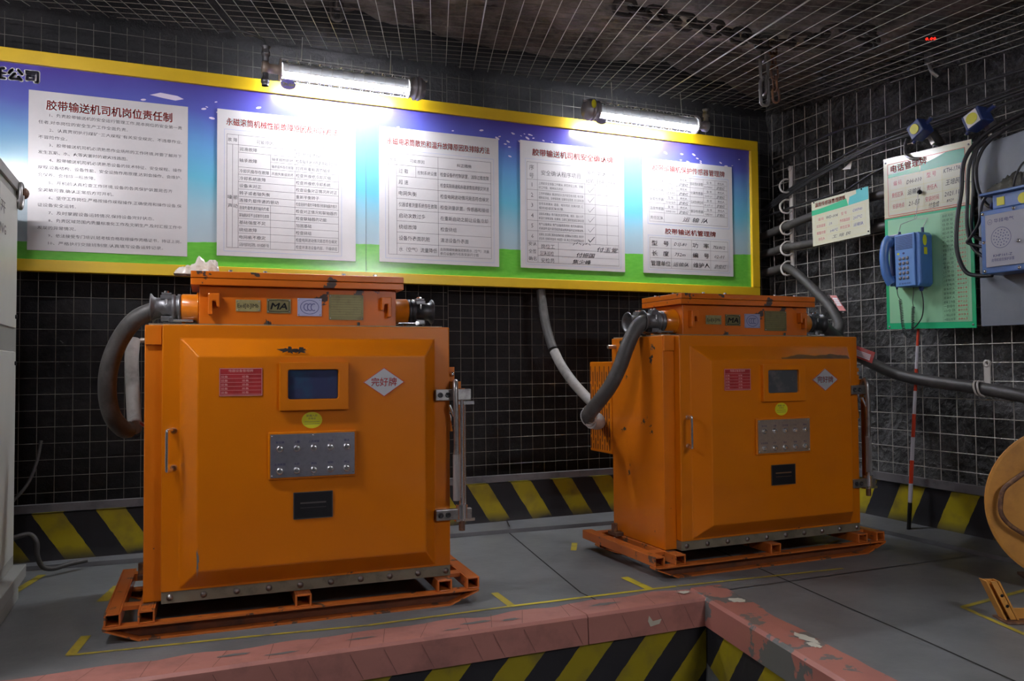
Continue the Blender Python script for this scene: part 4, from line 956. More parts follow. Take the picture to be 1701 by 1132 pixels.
def cable_tag(name, label, c0, dx, dz, n_, size, txt=True, slant=0):
    """flat printed tag: c0 corner, width along vector dx, height along vector dz"""
    t = thing(name, label, 'tag', c0); dx = Vector(dx); dz = Vector(dz); nn = Vector(n_)
    P = [Vector((0, 0, 0)), dx, dx + dz, dz]
    MB().add([p + nn * .002 for p in P] + [p - nn * .001 for p in P], [(0, 1, 2, 3), (7, 6, 5, 4), (0, 4, 5, 1), (1, 5, 6, 2), (2, 6, 7, 3), (3, 7, 4, 0)]).build('tag_plate', TAG_RED, t)
    P = [dx * .14 + dz * .16, dx * .86 + dz * .16, dx * .86 + dz * .68, dx * .14 + dz * .68]
    MB().add([p + nn * .0028 for p in P], [(0, 1, 2, 3)]).build('tag_form', TAG_WHITE, t)
    mb = MB()
    for k in range(1, 4): a = dx * .14 + dz * (.16 + .13 * k); b = dx * .86 + dz * (.16 + .13 * k); e = dz * .012; mb.add([a - e + nn * .0032, b - e + nn * .0032, b + e + nn * .0032, a + e + nn * .0032], [(0, 1, 2, 3)])
    mb.build('tag_lines', TAG_RED, t); return t
cable_tag('cable_tag', 'red framed white tag on the hose right of the right cabinet', (3.67, -.955, 1.005), (.02, -.135, -.047), (.012, -.014, .062), (-.8, -.55, .2), 0)

# ================================================================== TUBE LAMPS
def make_lamp(flip, glow, L=.70):
    r = thing('tube_lamp', '', 'lamp')
    # local: tube along x from 0 to L, seen from -y
    g = MB().lathe([(0, .046), (L, .046)], (0, 0, 0), (1, 0, 0), 28).build('glass_sleeve', GLASS, r)
    MB().cyl((.012, -.006, -.010), (L - .012, -.006, -.010), .017, 18).build('fluorescent_tube', glow, r)
    MB().cyl((.012, .014, -.012), (L - .012, .014, -.012), .011, 12).build('fluorescent_tube', glow, r)
    n = 10; V = [(x, .041 * cos(a), .041 * sin(a)) for x in (.004, L - .004) for a in [radians(10 + 192 * k / n) for k in range(n + 1)]]
    V += [(x, y * .93, z - .003) for x, y, z in V]; m_ = 2 * (n + 1)
    MB().add(V, [(k, k + 1, n + 2 + k, n + 1 + k) for k in range(n)] + [(m_ + n + 1 + k, m_ + n + 2 + k, m_ + k + 1, m_ + k) for k in range(n)], True).build('reflector_plate', REFLECTOR, r)
    mb = MB()
    for a in (20, 70, 120, 200, 245, 300, 335): mb.cyl((-.002, .056 * cos(radians(a)), .056 * sin(radians(a))), (L + .002, .056 * cos(radians(a)), .056 * sin(radians(a))), .0017, 6)
    k = 0
    while k < 12:
        x = .03 + k * (L - .06) / 11; mb.tube([(x, .057 * cos(2 * pi * j / 20), .057 * sin(2 * pi * j / 20)) for j in range(20)], .0015, 5, closed=True); k += 1
    mb.build('wire_cage', CAGE, r)
    s = -1 if not flip else 1; xb = L if not flip else 0; xs = 0 if not flip else L
    # big ribbed end housing and small socket with glands on the other end
    d = 1 if not flip else -1
    b = MB().lathe([(0, 0), (0, .058), (.006, .058), (.007, .050), (.030, .048), (.031, .064), (.040, .064), (.041, .058), (.052, .058), (.053, .064), (.062, .064), (.063, .058), (.074, .058), (.075, .050), (.090, .046), (.090, 0)], (xb, 0, 0), (d, 0, 0), 28).build('end_housing', LAMP_BODY, r)
    MB().box(*sorted((xb + d * .06, xb + d * .105)), -.020, -.008, .040, .052).build('housing_lug', LAMP_BODY, b)
    e = MB().lathe([(0, 0), (0, .056), (.008, .056), (.010, .025), (.060, .024), (.064, .034), (.092, .034), (.096, .028), (.096, 0)], (xs, 0, 0), (-d, 0, 0), 24).build('socket_housing', LAMP_TAN if not flip else LAMP_BODY, r)
    mb = MB()
    xg = xs - d * .078
    mb.lathe([(0, .016), (.030, .016), (.032, .022), (.050, .022), (.052, .018), (.066, .018), (.075, .024), (.078, .024), (.074, .014)], (xg, -.008, .03), (0, 0, 1), 16)
    if not flip: mb.lathe([(0, .016), (.030, .016), (.032, .022), (.050, .022), (.052, .018), (.066, .018)], (xg, -.008, -.03), (0, 0, -1), 16)
    mb.box(xg - .012, xg + .012, -.030, -.018, .07, .086)
    mb.each('lamp_gland', CAST, r)
    mb = MB(); mb.tube(spline([(xg, -.008, .10), (xg - d * .01, -.004, .14), (xg - d * .06, .02, .17), (xg - d * .14, .05, .19), (xg - d * .22, .12, .20)], 6), .006, 8); mb.build('lamp_lead', CABLE, r)
    mb = MB()
    for x in (.10, L - .10): mb.cyl((x, .0, .058), (x + .01, .03, .20), .002, 6)
    mb.each('hanger_wire', WIRE, r)
    return r
lampA = make_lamp(False, LENS_TUBE, .672); lampA['label'] = 'lit caged tube lamp on the left, above the second notice, round tag at its end'; lampA['group'] = 'caged tube lamps'
lampA.location = (.521, -.29, 2.492); lampA.rotation_euler = (0, radians(.6), radians(-.5))
tg = MB().prism([(.030 + .038 * cos(2 * pi * k / 28), -.088 + .026 * sin(2 * pi * k / 28)) for k in range(28)], -.052, -.050).build('lamp_tag', mat('violet_tag', (.34, .30, .85), .4), lampA)
MB().text('ZM-004', .024, .030, -.097, -.0525, wfit=.058, align='c', bold=.03).build('tag_text', mat('tag_yellow_text', (.75, .72, .25), .4), tg)
lampB = make_lamp(True, LENS_TUBE, .70); lampB['label'] = 'lit caged tube lamp on the right, above the fourth notice, yellow dot on its housing'; lampB['group'] = 'caged tube lamps'
lampB.location = (2.368, -.30, 2.492); lampB.rotation_euler = (0, radians(.8), radians(-.5))
MB().disc((-.060, .016), .016, .026, 0, 20).build('yellow_dot', YELLOW_STICKER, lampB).location = (-.0, -.0660, 0)
MB().prism([(-.005 + .034 * cos(2 * pi * k / 28), -.078 + .018 * sin(2 * pi * k / 28)) for k in range(28)], -.052, -.050).build('lamp_tag', mat('pale_violet_tag', (.42, .40, .62), .4), lampB)
lampC = make_lamp(False, LENS_ROOM, .70); lampC['label'] = 'lit caged tube lamp hanging over the left end of the walkway'; lampC['group'] = 'caged tube lamps'
lampC.location = (-1.16, -1.90, 2.27)
lampD = make_lamp(True, LENS_KEY, .70); lampD['label'] = 'lit caged tube lamp hanging over the walkway further left and nearer the viewer'; lampD['group'] = 'caged tube lamps'
lampD.location = (-2.45, -3.05, 2.12); lampD.rotation_euler = (0, 0, radians(-12))
added_fillE = make_lamp(True, LENS_FILL, .70); added_fillE['label'] = 'added unseen fill light shaped as a caged tube lamp, right of the walkway behind the viewer'; added_fillE['group'] = 'caged tube lamps'
added_fillE.location = (1.7, -5.0, 1.95)  # added out of view to brighten the right cabinet front and right wall
# ================================================================== LEFT WHITE CABINET
lc = thing('white_cabinet', 'white and grey panelled equipment cabinet at the left edge, shackle on its corner', 'cabinet', (-.62, -.437, 0), 0)
W_, D_ = .9, 1.3                         # extends away from the viewer's right; its right face looks towards +x
MB().box(-W_, 0, -D_, 0, .105, 1.78).build('body', GREYCAB, lc, .004)
for nm, z0, z1, y0, y1 in (('door_panel', 1.135, 1.700, -.45, -.055), ('door_panel', .16, 1.035, -.45, -.055), ('door_panel', 1.135, 1.700, -.95, -.49), ('door_panel', .16, 1.035, -.95, -.49)):
    o = MB().add([(.001, y, z) for y, z in rrect(y0, y1, z0, z1, .012)] + [(.008, y, z) for y, z in rrect(y0 + .003, y1 - .003, z0 + .003, z1 - .003, .011)], [tuple(range(24, 48))] + [(k, (k + 1) % 24, 24 + (k + 1) % 24, 24 + k) for k in range(24)]).build(nm, WHITECAB, lc)
    if y1 > -.1:
        mb = MB(); zc = z0 + .05 if z0 > 1 else z1 - .05; mb.lathe([(0, 0), (0, .009), (.006, .009), (.006, 0)], (.008, y1 - .022, zc), (1, 0, 0), 12); mb.build('panel_lock', BLACK_PRINT, o)
MB().box(0.001, .012, -D_, -.002, 1.735, 1.779).build('top_trim', GREYCAB, lc, .002)
mb = MB()
# partly seen lettering on the upper panel: the text runs away from the viewer, so the last letters are nearest the wall edge
mb.text('本安型电源开', .055, 0, 0, 0, wfit=.66); V1 = [(.0092, -1.00 + x, 1.585 + z) for x, y, z in mb.v]; m1 = MB(); m1.add(V1, mb.f); mb2 = MB(); mb2.text('GUAN YUAN NG', .055, 0, 0, 0, wfit=.66)
m1.add([(.0092, -.985 + x, 1.50 + z) for x, y, z in mb2.v], mb2.f); m1.build('panel_lettering', GREY_PRINT, lc)
# shackle at the rear top corner
mb = MB(); mb.tube(spline([(.0, -.075, 1.685), (.016, -.075, 1.69), (.020, -.075, 1.735), (.018, -.060, 1.765), (.020, -.035, 1.755), (.020, -.030, 1.70), (.018, -.045, 1.665), (.018, -.068, 1.665), (.018, -.075, 1.69)], 6), .010, 10); mb.build('lifting_shackle', STEEL_DULL, lc)
mb = MB(); mb.sphere((.022, -.006, 1.735), .026, 12, (.9, 1.2, 1)); mb.cyl((0, -.03, 1.735), (.03, -.03, 1.735), .016, 12); mb.build('lifting_eye', RUST, lc)
MB().box(-.03, .045, -D_, .025, .050, .104).build('skid_rail', GREYCAB, lc, .003)
MB().box(-.03, .045, -D_, -.17, .001, .050).build('skid_rail', GREYCAB, lc, .003)
MB().box(-W_, -W_ + .07, -D_, .025, .001, .104).build('skid_rail', GREYCAB, lc, .003)
hose('flexible_conduit', 'grey flexible conduit curling out from behind the white cabinet onto the floor strip', [(-.70, -.30, .185), (-.64, -.28, .20), (-.585, -.26, .205), (-.555, -.27, .17), (-.55, -.28, .11), (-.53, -.27, .055), (-.49, -.24, .036), (-.43, -.19, .040), (-.36, -.15, .042)], .011, RUBBER)
hose('thin_cable', 'thin grey cable slanting down the mesh beside the white cabinet', [(-.56, -.12, .62), (-.575, -.14, .52), (-.61, -.16, .42), (-.68, -.2, .33), (-.75, -.22, .26)], .007, RUBBER)
# ================================================================== RIGHT WALL
RX = 3.86
def wallthing(name, label, cat, x, y, z, group=None): return thing(name, label, cat, (x, y, z), -HALF, group)
# --- cable hanger rail with five hooks
rl = wallthing('cable_hanger_rail', 'white perforated cable hanger rail with five hooks beside the display board corner', 'cable hanger', 3.875, -.262, 1.60)
MB().box(-.016, .016, -.006, .006, 0, .70).build('rail', HOOK_WHITE, rl, .002)
MB().lathe([(0, .005), (.0, .018), (.005, .018), (.005, .005)], (0, -.006, .685), (0, -1, 0), 16).build('rail_eye', HOOK_WHITE, rl)
HZ = (.56, .42, .275, .135, .0)
for i, z in enumerate(HZ):
    P = spline([(-.012, -.008, z + .052), (-.016, -.040, z + .050), (-.016, -.078, z + .022), (-.010, -.088, z - .010), (.004, -.082, z - .038), (.014, -.050, z - .046), (.014, -.012, z - .03)], 5)
    MB().tube(P, .0065, 8).build('hook', HOOK_WHITE, rl)
    P2 = [(x + .022, y - .004, zz_ - .006) for x, y, zz_ in P]
# --- three thick hoses and thin bundles along the right wall
hose('rubber_hose', 'uppermost thick hose through the hanger rail, passing behind the small sign', [(3.83, .02, 1.852), (3.825, -.15, 1.87), (3.825, -.262, 1.885), (3.845, -.5, 1.92), (3.858, -.9, 1.95), (3.858, -1.5, 1.95), (3.858, -2.4, 1.90), (3.858, -4., 1.85)], .027, RUBBER)
hose('rubber_hose', 'middle thick hose through the hanger rail, just below the small sign', [(3.83, .02, 1.725), (3.825, -.15, 1.735), (3.825, -.262, 1.745), (3.84, -.5, 1.742), (3.858, -.9, 1.76), (3.858, -1.5, 1.76), (3.858, -2.4, 1.72), (3.858, -4., 1.7)], .026, RUBBER)
hose('rubber_hose', 'lowest thick hose through the hanger rail, curving down behind the right cabinet', [(3.83, .02, 1.590), (3.825, -.15, 1.602), (3.825, -.262, 1.605), (3.81, -.37, 1.555), (3.80, -.471, 1.484), (3.77, -.61, 1.39), (3.73, -.745, 1.30), (3.66, -.88, 1.19), (3.57, -.95, 1.13), (3.46, -1.0, 1.145), (3.36, -1.02, 1.165), Lw(cab2, (1.125, .355, 1.172)), Lw(cab2, (1.06, .355, 1.172))], .029, RUBBER)
cable_tag('cable_tag', 'dark red label strapped to the curving hose above the right cabinet', (3.705, -.765, 1.375), (.012, -.040, -.004), (-.01, -.085, -.10), (-.8, -.55, .1), 0)
for k, (z0, z1, z2, r_) in enumerate(((2.06, 2.10, 2.34, .008), (2.045, 2.085, 2.30, .007), (2.03, 2.075, 2.325, .006), (2.07, 2.115, 2.36, .006))):
    hose('thin_cable', ['topmost', 'lower', 'lowest', 'upper'][k] + ' black cable of the bundle swooping from the hanger rail up past the sensors', [(3.86, .02, z0 - .02), (3.845, -.262, z1 + .02), (3.845, -.6, z1 + .10), (3.85, -1.0, z1 + .16 + .004 * k), (3.85, -1.5, z2 - .06), (3.86, -2.2, z2 - .04), (3.86, -4.0, z2 - .1)], r_, CABLE, group='thin cable bundle')
hose('thin_cable', 'lone black cable through the second hook, ending above the telephone board', [(3.86, .02, 1.995), (3.835, -.262, 2.005), (3.85, -.5, 2.02), (3.85, -.75, 2.03), (3.85, -.95, 2.085), (3.86, -1.06, 2.11)], .007, CABLE)
hose('thin_cable', 'black cable along the mesh just under the roof', [(3.87, -.05, 2.33), (3.87, -.6, 2.42), (3.86, -1.1, 2.40), (3.86, -1.4, 2.42), (3.86, -2.4, 2.36), (3.86, -4, 2.2)], .008, CABLE)
# --- small sign
sg_ = wallthing('small_sign', 'small white and teal temperature sensor sign tied to the mesh', 'sign', 3.795, -.538, 1.71)
sg_.rotation_euler = (0, radians(-1.2), -HALF)
WS, HS = .46, .285
MB().box(0, WS, 0, .004, 0, HS).build('sheet', PALE, sg_)
yS = -.0008
P = [(0, HS - .09), (WS, HS - .078)]; cur = [(WS * t, HS - .055 + .050 * max(0, (t - .05)) ** 1.7) for t in [i / 14 * .80 for i in range(15)]]
cur = [(x, min(z, HS)) for x, z in cur]
MB().add([(x, yS, z) for x, z in [(0, HS - .088), (WS * .66, HS - .082)] + [c_ for c_ in cur if c_[0] < WS * .66][::-1]], [tuple(range(2 + len([c_ for c_ in cur if c_[0] < WS * .66])))]).build('green_swoosh', mat('green_swoosh', (.05, .55, .28), .3), sg_)
q = [c_ for c_ in cur if c_[0] >= WS * .66]
MB().add([(x, yS, z) for x, z in [(WS * .66, HS - .082), (WS, HS - .076), (WS, HS), (q[-1][0], HS)] + q[::-1]], [tuple(range(4 + len(q)))]).build('teal_swoosh', mat('teal_swoosh', (.10, .58, .60), .3), sg_)
MB().text('温度传感器管理牌板', .030, .030, HS - .038, yS - .0006, wfit=.255, bold=.012).build('title', RED_PRINT, sg_)
mb = MB()
for s, x, z, w_ in (('编 码', .055, .155, .045), ('型 号', .245, .155, .045), ('实测温度', .038, .112, .075), ('传感器温度', .232, .112, .080), ('报警浓度', .038, .068, .075), ('责任区队', .232, .070, .080), ('责任人', .050, .028, .055)): mb.text(s, .021, x, z, yS, wfit=w_)
mb.build('form_text', PINK_PRINT, sg_)
mb = MB()
for z in (.190, .145, .100, .056, .016): mb.line(.030, z, .432, z, .0014, yS)
for x in (.030, .120, .225, .325, .432): mb.line(x, .190, x, .016 if x in (.03, .12, .432) else .056, .0014, yS)
mb.build('form_lines', YEL_PRINT, sg_)
mb = MB(); mb.text('WD-004', .026, .122, .154, yS, wfit=.095, shear=.2).text('工 培 民', .022, .165, .026, yS, wfit=.15, shear=.2); mb.build('handwriting', INK, sg_)
mb = MB(); mb.text('GWP40', .024, .335, .156, yS, wfit=.075, shear=.25).text('19', .026, .145, .110, yS, shear=.3).text('≥40℃', .022, .150, .066, yS, wfit=.065, shear=.2).text('207℃', .024, .338, .110, yS, wfit=.07, shear=.2).text('运输队', .022, .338, .068, yS, wfit=.075, shear=.2); mb.build('handwriting', mat('blue_ink', (.16, .16, .42), .5), sg_)
mb = MB()
for x, z in ((.022, HS - .006), (.41, HS - .006), (.185, HS - .02), (.45, .018)): mb.lathe([(0, .005), (.004, .004), (.005, 0)], (x, -.0005, z), (0, -1, 0), 8)
mb.tube([(.022, .0, HS - .006), (.02, .03, HS + .02), (.02, .09, HS + .03)], .0014, 5).tube([(.41, 0, HS - .006), (.41, .03, HS + .022), (.41, .09, HS + .03)], .0014, 5)
mb.build('wire_tie', BLACK_PRINT, sg_)
# --- telephone board
pb = wallthing('telephone_board', 'tall green and cream telephone board with red lettering and a number list', 'sign', 3.822, -1.082, 1.143)
WB, HB = .562, .995
MB().prism([(0, .012), (WB, -.006), (WB, HB - .022), (0, HB + .005)], 0, .005).build('sheet', GREEN_BOARD, pb)
y1, y2, y3, y4 = -.0006, -.0012, -.0018, -.0024
MB().add([(0, y1, .655), (WB, y1, .637), (WB, y1, HB - .022), (0, y1, HB + .005)], [(0, 1, 2, 3)]).build('cream_field', CREAM, pb)
MB().add([(.022, y2, .045), (.542, y2, .028), (.542, y2, .618), (.022, y2, .640)], [(0, 1, 2, 3)]).build('mint_field', MINT, pb)
MB().add([(.030, y2, .664), (.523, y2, .648), (.523, y2, .940), (.030, y2, .962)], [(0, 1, 2, 3)]).build('form_field', PALE, pb)
mb = MB()
for a in ((.030, .664, .523, .648), (.523, .648, .523, .940), (.523, .940, .030, .962), (.030, .962, .030, .664)): mb.line(*a, .0028, y3)
mb.line(0, .652, WB, .636, .004, y3); mb.build('red_border', RED_PRINT, pb)
top = lambda x: .962 - (x - .03) * .0446
cv = [(.032 + .38 * t, .902 + .042 * t ** 2.6) for t in [i / 16 for i in range(17)]]
MB().add([(x, y3, z) for x, z in [(.032, .884), (.25, .875)] + [(x, z) for x, z in cv if x <= .25][::-1]], [tuple(range(2 + len([1 for x, z in cv if x <= .25])))]).build('green_swoosh', GREEN_BOARD, pb)
q = [(.25, .902 + .042 * ((.25 - .032) / .38) ** 2.6)] + [(x, z) for x, z in cv if x > .25]
MB().add([(x, y3, z) for x, z in [(.25, .875), (.521, .865), (.521, .938)] + q[::-1]], [tuple(range(4 + len(q)))]).build('teal_swoosh', mat('teal_green_swoosh', (.03, .45, .30), .3), pb)
MB().text('电话管理牌', .046, .052, .912, y4, wfit=.24, bold=.02).build('title', RED_PRINT, pb)
mb = MB()
for s, x, z, w_ in (('编 码', .070, .832, .055), ('型 号', .290, .832, .060), ('责任区队', .056, .765, .078), ('责任人', .290, .762, .065), ('安装地点', .060, .700, .080), ('安装时间', .278, .700, .085)): mb.text(s, .031, x, z, y4, wfit=w_)
mb.build('form_text', PINK_PRINT, pb)
mb = MB()
for z in (.872, .808, .746, .685): mb.line(.045, z, .510, z - .012, .0016, y4)
for x in (.045, .150, .270, .385, .510): mb.line(x, .872, x, .684, .0016, y4)
mb.build('form_lines', YEL_PRINT, pb)
mb = MB()
for s, x, z, w_ in (('DH-010', .158, .822, .10), ('KTH-17A', .395, .832, .10), ('运输队', .162, .762, .09), ('王培民', .405, .765, .085), ('21-部', .168, .698, .075), ('2021.11.', .398, .705, .095), ('付金成', .30, .662, .065)): mb.text(s, .033, x, z, y4, wfit=w_, shear=.2)
mb.text('8929', .022, .41, .672, y4, shear=.25); mb.build('handwriting', INK, pb)
mb = MB(); mt_ = MB(); mr = MB(); n = 24; z0, z1 = .612, .034
rowsL = ['本机号码', '调度室', '信息站', '运输队', '掘进队', '综采队', '机电队', '救护队', '地面变电所', '井  口', '井  底', '中央变', '考勤点', '21平台', '21皮带', '21皮带机尾', '21变电所', '架车机头', '架车机尾', '综采机头', '综采工作面', '一部煤仓', '03仓顶', '21辅运皮带', '14辅运皮带']
rowsR = ['8891', '8801', '8811', '8821', '8840', '8856', '8867', '8970', '8905', '8882', '8887', '8886', '8880', '8872', '8875', '8894', '8947', '8814', '8904', '8903', '8922', '8884', '8905', '8931', '8865']
n = len(rowsL); h = (z0 - z1) / n
for i in range(n + 1): mb.line(.372, z0 - i * h, .525, z0 - i * h, .0009, y4)
for x in (.372, .452, .525): mb.line(x, z0, x, z1, .0009, y4)
for i in range(n): mt_.text(rowsL[i], .0165, .378, z0 - (i + 1) * h + .0055, y4, wfit=.068); mr.text(rowsR[i], .0165, .462, z0 - (i + 1) * h + .0055, y4, wfit=.056)
mb.build('list_lines', mat('olive_line', (.16, .30, .14), .5), pb); mt_.build('list_names', mat('green_grey_text', (.06, .14, .08), .5), pb); mr.build('list_numbers', mat('list_red', (.62, .10, .10), .5), pb)
mb = MB()
for x, z in ((.016, .975), (.545, .95), (.018, .025), (.545, .012)): mb.lathe([(0, .006), (.003, .005), (.004, 0)], (x, 0, z), (0, -1, 0), 10)
mb.each('screw', STEEL_DULL, pb)
# --- telephone
ph = wallthing('wall_telephone', 'blue wall telephone with a coiled cord hanging on the green board', 'telephone', 3.813, -1.135, 1.368); ph.scale = (.93, .84, 1)
f0, f1, b0, b1 = .115, .262, .090, .262; v0, v1 = -.122, -.002
body = MB().prism([(.108, .012), (.272, .004), (.290, .02), (.290, .285), (.275, .300), (.112, .300)], v0 + .012, v1).build('body', PHONE, ph, .006)
fc = MB().prism([(.122, .012), (.258, .010), (.258, .300), (.118, .300)], v0, v0 + .0115).build('face_plate', PHONE_FACE, ph, .004)
mb = MB()
for i in range(10): z = .288 - i * .0078; mb.box(.128, .246, v0 - .0025, v0 - .0002, z - .0022, z + .0012)
mb.build('speaker_slots', BLUE_DARK, fc)
for r_ in range(5):
    for c_ in range(3): MB().lathe([(0, 0), (0, .0098), (.002, .0098), (.004, .0085), (.004, 0)], (.155 + c_ * .0265, v0 - .0002, .165 - r_ * .027), (0, -1, 0), 14).build('key', PHONE_KEY, fc)
MB().prism([(.145 + .009 * cos(t), .193 + .006 * sin(t)) for t in [2 * pi * k / 12 for k in range(12)]], v0 - .001, v0 - .0002).build('key_mark', YELLOW_STICKER, fc)
MB().prism([(.183 + .008 * cos(t), .193 + .006 * sin(t)) for t in [2 * pi * k / 12 for k in range(12)]], v0 - .001, v0 - .0002).build('key_mark', NAVY_PRINT, fc)
mb = MB(); mb.text('矿用电话机', .012, .190, .022, v0 - .0006, wfit=.085, align='c').build('face_lettering', BLUE_DARK, fc)
# cradle and handset
MB().box(.050, .120, -.088, -.004, .022, .312).build('cradle', BLUE_DARK, ph, .005)
P = spline([(.078, -.112, .288), (.064, -.132, .262), (.056, -.140, .20), (.060, -.142, .14), (.070, -.136, .08), (.090, -.118, .034)], 6)
hs = MB().tube(P, [.029] * 4 + [.027] * (len(P) - 8) + [.029] * 4, 14)
hs.lathe([(0, 0), (0, .028), (.018, .030), (.03, .024), (.034, .0)], (.082, -.085, .268), (-.25, -1, 0), 18); hs.lathe([(0, 0), (0, .028), (.018, .030), (.03, .024), (.034, .0)], (.092, -.083, .050), (-.25, -1, 0), 18)
hs.build('handset', PHONE, ph)
mb = MB(); mb.cyl((.100, -.05, .300), (.100, -.05, .325), .008, 10).cyl((.262, -.05, .300), (.262, -.05, .328), .009, 10).box(.02, .04, -.02, -.0, .24, .262); mb.each('hanging_lug', BLUE_DARK, ph)
mb = MB(); mb.prism([(.0 + .018 * cos(t), .255 + .030 * sin(t)) for t in [2 * pi * k / 24 for k in range(24)]], 0, .001); o = mb.build('oval_sticker', YELLOW_STICKER, ph); o.rotation_euler = (0, 0, HALF); o.location = (.2915, -.070, 0)
o = MB().prism([(-.014, .178), (.014, .178), (.014, .216), (-.014, .216)], 0, .001).build('square_sticker', YELLOW_STICKER, ph); o.rotation_euler = (0, 0, HALF); o.location = (.2915, -.065, 0)
mb = MB(); mb.lathe([(0, .014), (.014, .014), (.016, .010), (.024, .010)], (.245, -.05, .006), (0, 0, -1), 12).lathe([(0, .010), (.014, .010), (.016, .006), (.026, .006)], (.088, -.07, .03), (0, 0, -1), 12); mb.each('cord_gland', BLUE_DARK, ph)
def coil(path, r, tr, turns):
    P = spline(path, 12); L_ = [0]; 
    for a, b in zip(P, P[1:]): L_.append(L_[-1] + (b - a).length)
    out = []; N_ = turns * 10; j = 0
    for i in range(N_ + 1):
        s = L_[-1] * i / N_
        while j < len(P) - 2 and L_[j + 1] < s: j += 1
        t = (s - L_[j]) / (L_[j + 1] - L_[j]); p = P[j].lerp(P[j + 1], t); d = (P[j + 1] - P[j]).normalized(); u = d.cross(Vector((0, 1, 0))).normalized(); q_ = d.cross(u); a = 2 * pi * turns * i / N_
        out.append(p + (u * cos(a) + q_ * sin(a)) * r)
    return MB().tube(out, tr, 5)
cd = coil([(.098, -.055, -.055), (.105, -.055, -.12), (.112, -.055, -.19), (.130, -.055, -.245), (.158, -.055, -.262), (.178, -.055, -.235), (.184, -.055, -.18), (.186, -.055, -.14), (.190, -.055, -.10)], .0085, .0021, 44)
cd.build('coiled_cord', CABLE, ph)
mb = MB(); mb.tube(spline([(.088, -.07, .005), (.090, -.065, -.03), (.098, -.055, -.055)], 5), .0022, 6).tube(spline([(.190, -.055, -.10), (.182, -.05, -.07), (.190, -.05, -.02), (.190, -.05, .02)], 5), .0022, 6).tube(spline([(.245, -.05, -.015), (.255, -.05, -.07), (.250, -.045, -.12), (.225, -.03, -.165), (.185, -.02, -.20), (.14, -.005, -.222)], 6), .0035, 8); mb.each('cord_lead', CABLE, ph)
hw = wallthing('wire_hanger', 'bent wire hanger holding the telephone from a nail on the board', 'hanger', 3.813, -1.125, 1.695)
mb = MB(); mb.tube([(.100, -.045, -.003), (.115, -.045, .040), (.200, -.030, .058), (.290, -.045, .045), (.262, -.050, .0)], .0018, 6).tube([(.198, -.030, .056), (.192, -.030, .075), (.202, -.028, .085), (.208, -.028, .070), (.200, -.03, .058)], .0018, 6).tube([(.202, -.028, .083), (.212, -.018, .200)], .0018, 6); mb.build('wire', STEEL_DULL, hw)
MB().sphere((.212, -.008, .205), .013, 10).build('nail_head', BLACK_PRINT, hw)
# --- grey backing board
gp = wallthing('backing_board', 'large grey board behind the blue speaker box at the right edge', 'board', 3.826, -1.668, 1.143)
MB().prism([(0, 0), (1.35, -.02), (1.35, 1.02), (.045, .93), (.0, .93)], 0, .012).build('sheet', GREYPANEL, gp, .002)
MB().prism([(.255, .80), (.40, .81), (.40, .96), (.262, .95)], -.002, -.0002).build('red_notice', TAG_RED, gp)
MB().lathe([(0, .005), (.004, .004), (.005, 0)], (.02, 0, .90), (0, -1, 0), 8).each('screw', WHITE_PRINT, gp)
# --- blue speaker box
sb = wallthing('speaker_box', 'blue protection box with a round speaker grille on the grey board', 'speaker box', 3.824, -1.735, 1.38)
MB().box(.052, .50, -.140, -.002, .010, .322).build('case', BLUE, sb, .005)
w_ = MB().box(.082, .485, -.1475, -.1402, .042, .296).build('front_label', mat('label_grey', (.40, .40, .46), .4), sb)
MB().box(.058, .52, -.155, -.02, .395, .408).build('top_cap', BLUE, sb, .003)
MB().box(.105, .50, -.125, -.01, .3235, .3945).build('terminal_housing', BLUE, sb, .004)
MB().box(.130, .168, -.1275, -.1252, .338, .378).build('yellow_label', YELLOW_STICKER, sb)
MB().prism([(.262 + .026 * cos(t), .352 + .026 * sin(t)) for t in [2 * pi * k / 24 for k in range(24)]], -.1275, -.1252).build('round_label', YELLOW_STICKER, sb)
MB().lathe([(0, .014), (.03, .014), (.032, .018), (.05, .018), (.05, .0)], (.105, -.06, .355), (-1, 0, 0), 14).build('cable_gland', BLUE_DARK, sb)
mb = MB(); P = [(.162 + .050 * cos(2 * pi * k / 30), .178 + .050 * sin(2 * pi * k / 30)) for k in range(30)]
for i in range(30): mb.line(*P[i], *P[(i + 1) % 30], .002, -.148)
for ring, m_ in ((.011, 5), (.024, 10), (.037, 14)):
    for k in range(m_): mb.disc((.162 + ring * cos(2 * pi * k / m_ + ring * 40), .178 + ring * sin(2 * pi * k / m_ + ring * 40)), .0028, .0028, -.148, 8)
mb.text('KHP161-Z', .017, .168, .088, -.148, wfit=.095, align='c', bold=.01).text('皮带机综合保护装置', .017, .168, .066, -.148, wfit=.115, align='c').text('华择电气', .021, .128, .255, -.148, wfit=.10)
P = [(.106 + .012 * cos(2 * pi * k / 16), .260 + .012 * sin(2 * pi * k / 16)) for k in range(16)]
for i in range(16): mb.line(*P[i], *P[(i + 1) % 16], .0015, -.148)
mb.text('H', .014, .106, .254, -.148, align='c'); mb.text('就地', .012, .292, .243, -.148).text('运行', .012, .292, .215, -.148)
mb.build('label_print', NAVY_PRINT, w_)
mb = MB()
for x, z in ((.066, .306), (.068, .166), (.070, .024), (.225, .309), (.245, .024), (.40, .309), (.42, .024)): mb.lathe([(0, .009), (.005, .008), (.007, 0)], (x, -.140, z), (0, -1, 0), 10)
mb.lathe([(0, .010), (.010, .009), (.013, 0)], (.252, -.1475, .150), (0, -1, 0), 12); mb.each('case_screw', STEEL, sb)
bg = thing('plastic_bag', 'crumpled dirty plastic bag and leads lying on top of the blue speaker box', 'bag', (3.755, -1.90, 1.789), -1.2)
crumple(.10, .05, .10, 4.4).build('bag_film', DARKBAG, bg)
